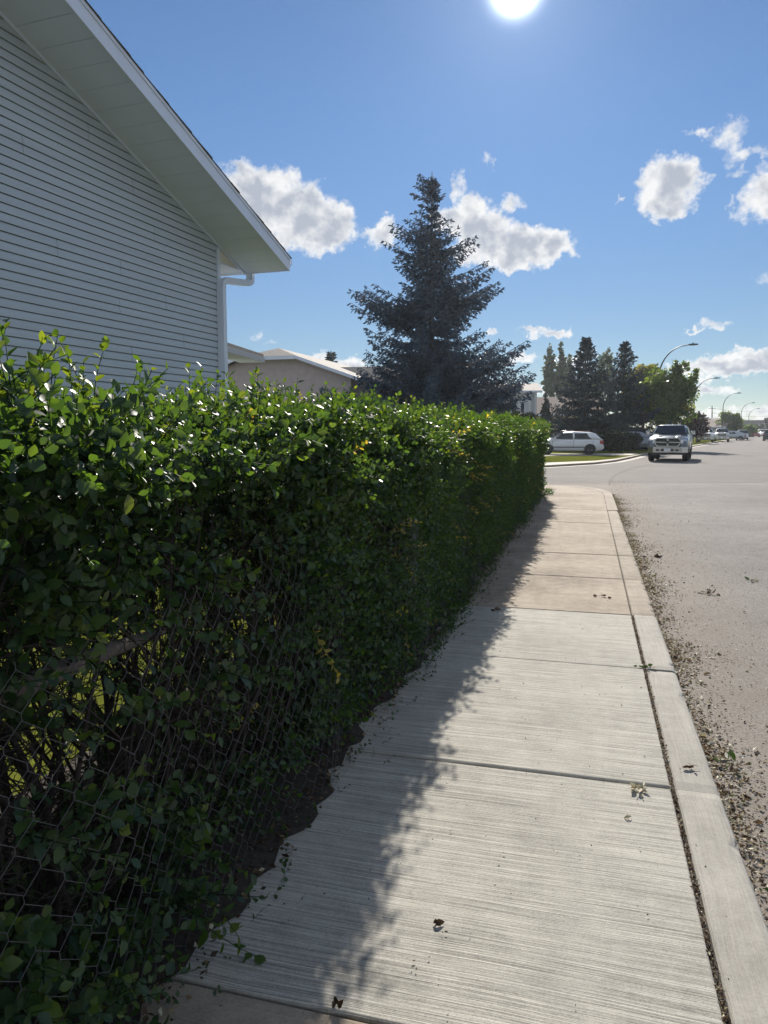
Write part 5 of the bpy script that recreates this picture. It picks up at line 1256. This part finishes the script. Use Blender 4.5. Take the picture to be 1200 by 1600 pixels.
# gutter litter: thick along the kerb, in heaps
n = 21000; y = rng.uniform(1.0, 19.5, n); w = vnoise(y, y*0 + 3, 1.6, 33)*.6 + vnoise(y, y*0 + 9, 4, 34)*.4
width = .05 + .20*np.clip(w, 0, 1)**1.3
x = KX1 + .015 + rng.exponential(1, n)*width*.62; keep = (rng.random(n) < np.clip(w*1.5 - .15, .12, 1)) & (x < KX1 + .85); x, y, w = x[keep], y[keep], w[keep]; n = len(x)
z = ROADZ + .004 + rng.uniform(0, .035, n)*np.exp(-(x - KX1)/.12)*np.clip(w*1.5, .3, 1)
D = rng.normal(size=(n, 3)); D[:, 2] *= .35
tag(scatter_mesh('leaf_litter', np.stack([x, y, z], 1), D, rng.uniform(.009, .028, n)*np.where(rng.random(n) < .08, 1.7, 1), np.where(rng.random(n) < .06, rng.uniform(.93, 1, n), np.clip(rng.beta(1.3, 1.2, n), 0, .9)), M['litter'], .5), 'dry leaf scraps heaped in the gutter along the kerb', 'leaf litter')
# scraps strewn over the road
n = 11000; y = 1. + 24*rng.random(n)**1.2; x = KX1 + .05 + rng.exponential(.85, n); keep = x < 7; x, y = x[keep], y[keep]; n = len(x)
D = rng.normal(size=(n, 3)); D[:, 2] *= .12
tag(scatter_mesh('road_debris', np.stack([x, y, ROADZ + .006 + rng.uniform(0, .004, n)], 1), D, rng.uniform(.005, .016, n)*np.where(rng.random(n) < .04, 2.2, 1), np.clip(rng.beta(.7, .9, n), 0, .9), M['litter'], .4), 'leaf crumbs strewn over the asphalt', 'debris')
# crumbs on the sidewalk and in the kerb joint
n = 700; y = 1. + 15*rng.random(n)**1.2; x = rng.uniform(-.9, KX1 - .03, n); D = rng.normal(size=(n, 3)); D[:, 2] *= .12
P1 = np.stack([x, y, np.full(n, .005)], 1); S1 = rng.uniform(.004, .013, n); T1 = np.clip(rng.beta(1, 3.2, n), 0, .9)
n2 = 1700; y = rng.uniform(.8, q[2], n2); x = KX0 + rng.uniform(-.007, .009, n2); D2_ = rng.normal(size=(n2, 3)); D2_[:, 2] *= .4
P2 = np.stack([x, y, rng.uniform(-.018, .0, n2)], 1)
tag(scatter_mesh('sidewalk_debris', np.concatenate([P1, P2]), np.concatenate([D, D2_]), np.concatenate([S1, rng.uniform(.006, .02, n2)]), np.concatenate([T1, np.clip(rng.beta(1.3, 2.0, n2), 0, .85)]), M['litter'], .45), 'small crumbs on the sidewalk and in its kerb joint', 'debris')
# single fallen sprigs
def sprig(label, px_, py_, zg, n, size, tint, seed, m='litter'):
    p = G(px_, py_, zg); r = np.random.default_rng(seed); L_ = Leaves()
    v, f = leaf_full(1., .5, .25, .06)
    pos = np.stack([r.normal(0, size*.32, n), r.normal(0, size*.32, n), r.uniform(.002, .008, n)], 1); d = np.stack([pos[:, 0] + r.normal(0, .02, n), pos[:, 1] + r.normal(0, .02, n), r.uniform(-.002, .012, n)], 1) + 1e-4
    L_.put(v, f, np.zeros(len(v)), pos, frames(d, r.uniform(0, 6.28, n)), size*r.uniform(.4, .75, n), np.clip(r.normal(tint, .06, n), 0, 1))
    sv, sf = tubes_np([np.array([(-size*.6, 0, .005), (0, .005, .01), (size*.5, size*.2, .007)])], [[.0018, .0016, .001]], 4); st_ = np.concatenate([sf[:, :3], sf[:, [0, 2, 3]]])
    L_.put(sv, st_, np.full(len(sv), .08), np.zeros((1, 3)), np.eye(3)[None], np.ones(1), np.zeros(1))
    o = L_.build('leaf_sprig', M[m], None, True); o.location = (p.x, p.y, zg); tag(o, label, 'sprig', 'fallen sprigs')
sprig('pale wilted leaf sprig on the nearest full sidewalk joint by the kerb', 998, 1234, .002, 15, .055, .82, 1)
sprig('dark green leaf sprig on the sidewalk edge at the second joint', 1008, 1042, .002, 9, .06, .94, 2)
sprig('small brown sprig in the middle of the tan sidewalk panel', 942, 932, .002, 6, .06, .3, 3)
sprig('long dark sprig lying out on the asphalt', 1108, 926, ROADZ + .006, 14, .10, .25, 4)
sprig('green sprig farthest right on the asphalt', 1176, 907, ROADZ + .006, 9, .09, .95, 5)
sprig('dark sprig on the asphalt nearest the kerb', 1020, 870, ROADZ + .006, 10, .10, .2, 6)
sprig('brown twiggy scrap lying on the grey kerb', 1083, 1200, .004, 5, .05, .15, 7)
sprig('small sprig on the sidewalk edge by the hedge shadow', 782, 955, .002, 7, .06, .3, 8)
sprig('green leaf cluster in the gutter heap', 1140, 1192, ROADZ + .03, 10, .07, .96, 9)
for lab, px_, py_, s in (('black crumpled leaf in the middle of the nearest panel', 678, 1441, .028), ('pale fallen leaf right of the wilted sprig', 983, 1277, .022), ('dark scrap by the joint at the bottom of the view', 527, 1569, .03)):
    p = G(px_, py_, .003); r = np.random.default_rng(int(px_)); L_ = Leaves(); v, f = leaf_full(1., .7, .5, .25)
    L_.put(v, f, np.zeros(len(v)), np.zeros((3, 3)) + r.normal(0, .003, (3, 3)) + [0, 0, .003], frames(np.stack([r.normal(0, 1, 3), r.normal(0, 1, 3), r.uniform(.0, .25, 3)], 1), r.uniform(0, 6, 3)), np.array([s, s*.8, s*.7]), np.full(3, .82 if 'pale' in lab else .08))
    o = L_.build('fallen_leaf', M['litter'], None); o.location = (p.x, p.y, 0); tag(o, lab, 'leaf')

# ------------------------------------------------------------------ haze
HAZE = 0.00022
if HAZE:
    hb = MB(); hb.box((70, 200, 8.1), (460, 540, 18.6)); hz = hb.build('haze', [])
    hm = bpy.data.materials.new('haze'); hm.use_nodes = True; nt = hm.node_tree; nt.nodes.clear()
    pv = nt.nodes.new('ShaderNodeVolumePrincipled'); pv.inputs['Density'].default_value = HAZE
    pv.inputs['Color'].default_value = (.84, .92, 1, 1); pv.inputs['Anisotropy'].default_value = .55
    ou = nt.nodes.new('ShaderNodeOutputMaterial'); nt.links.new(pv.outputs[0], ou.inputs['Volume'])
    hz.data.materials.append(hm); tag(hz, kind='stuff')
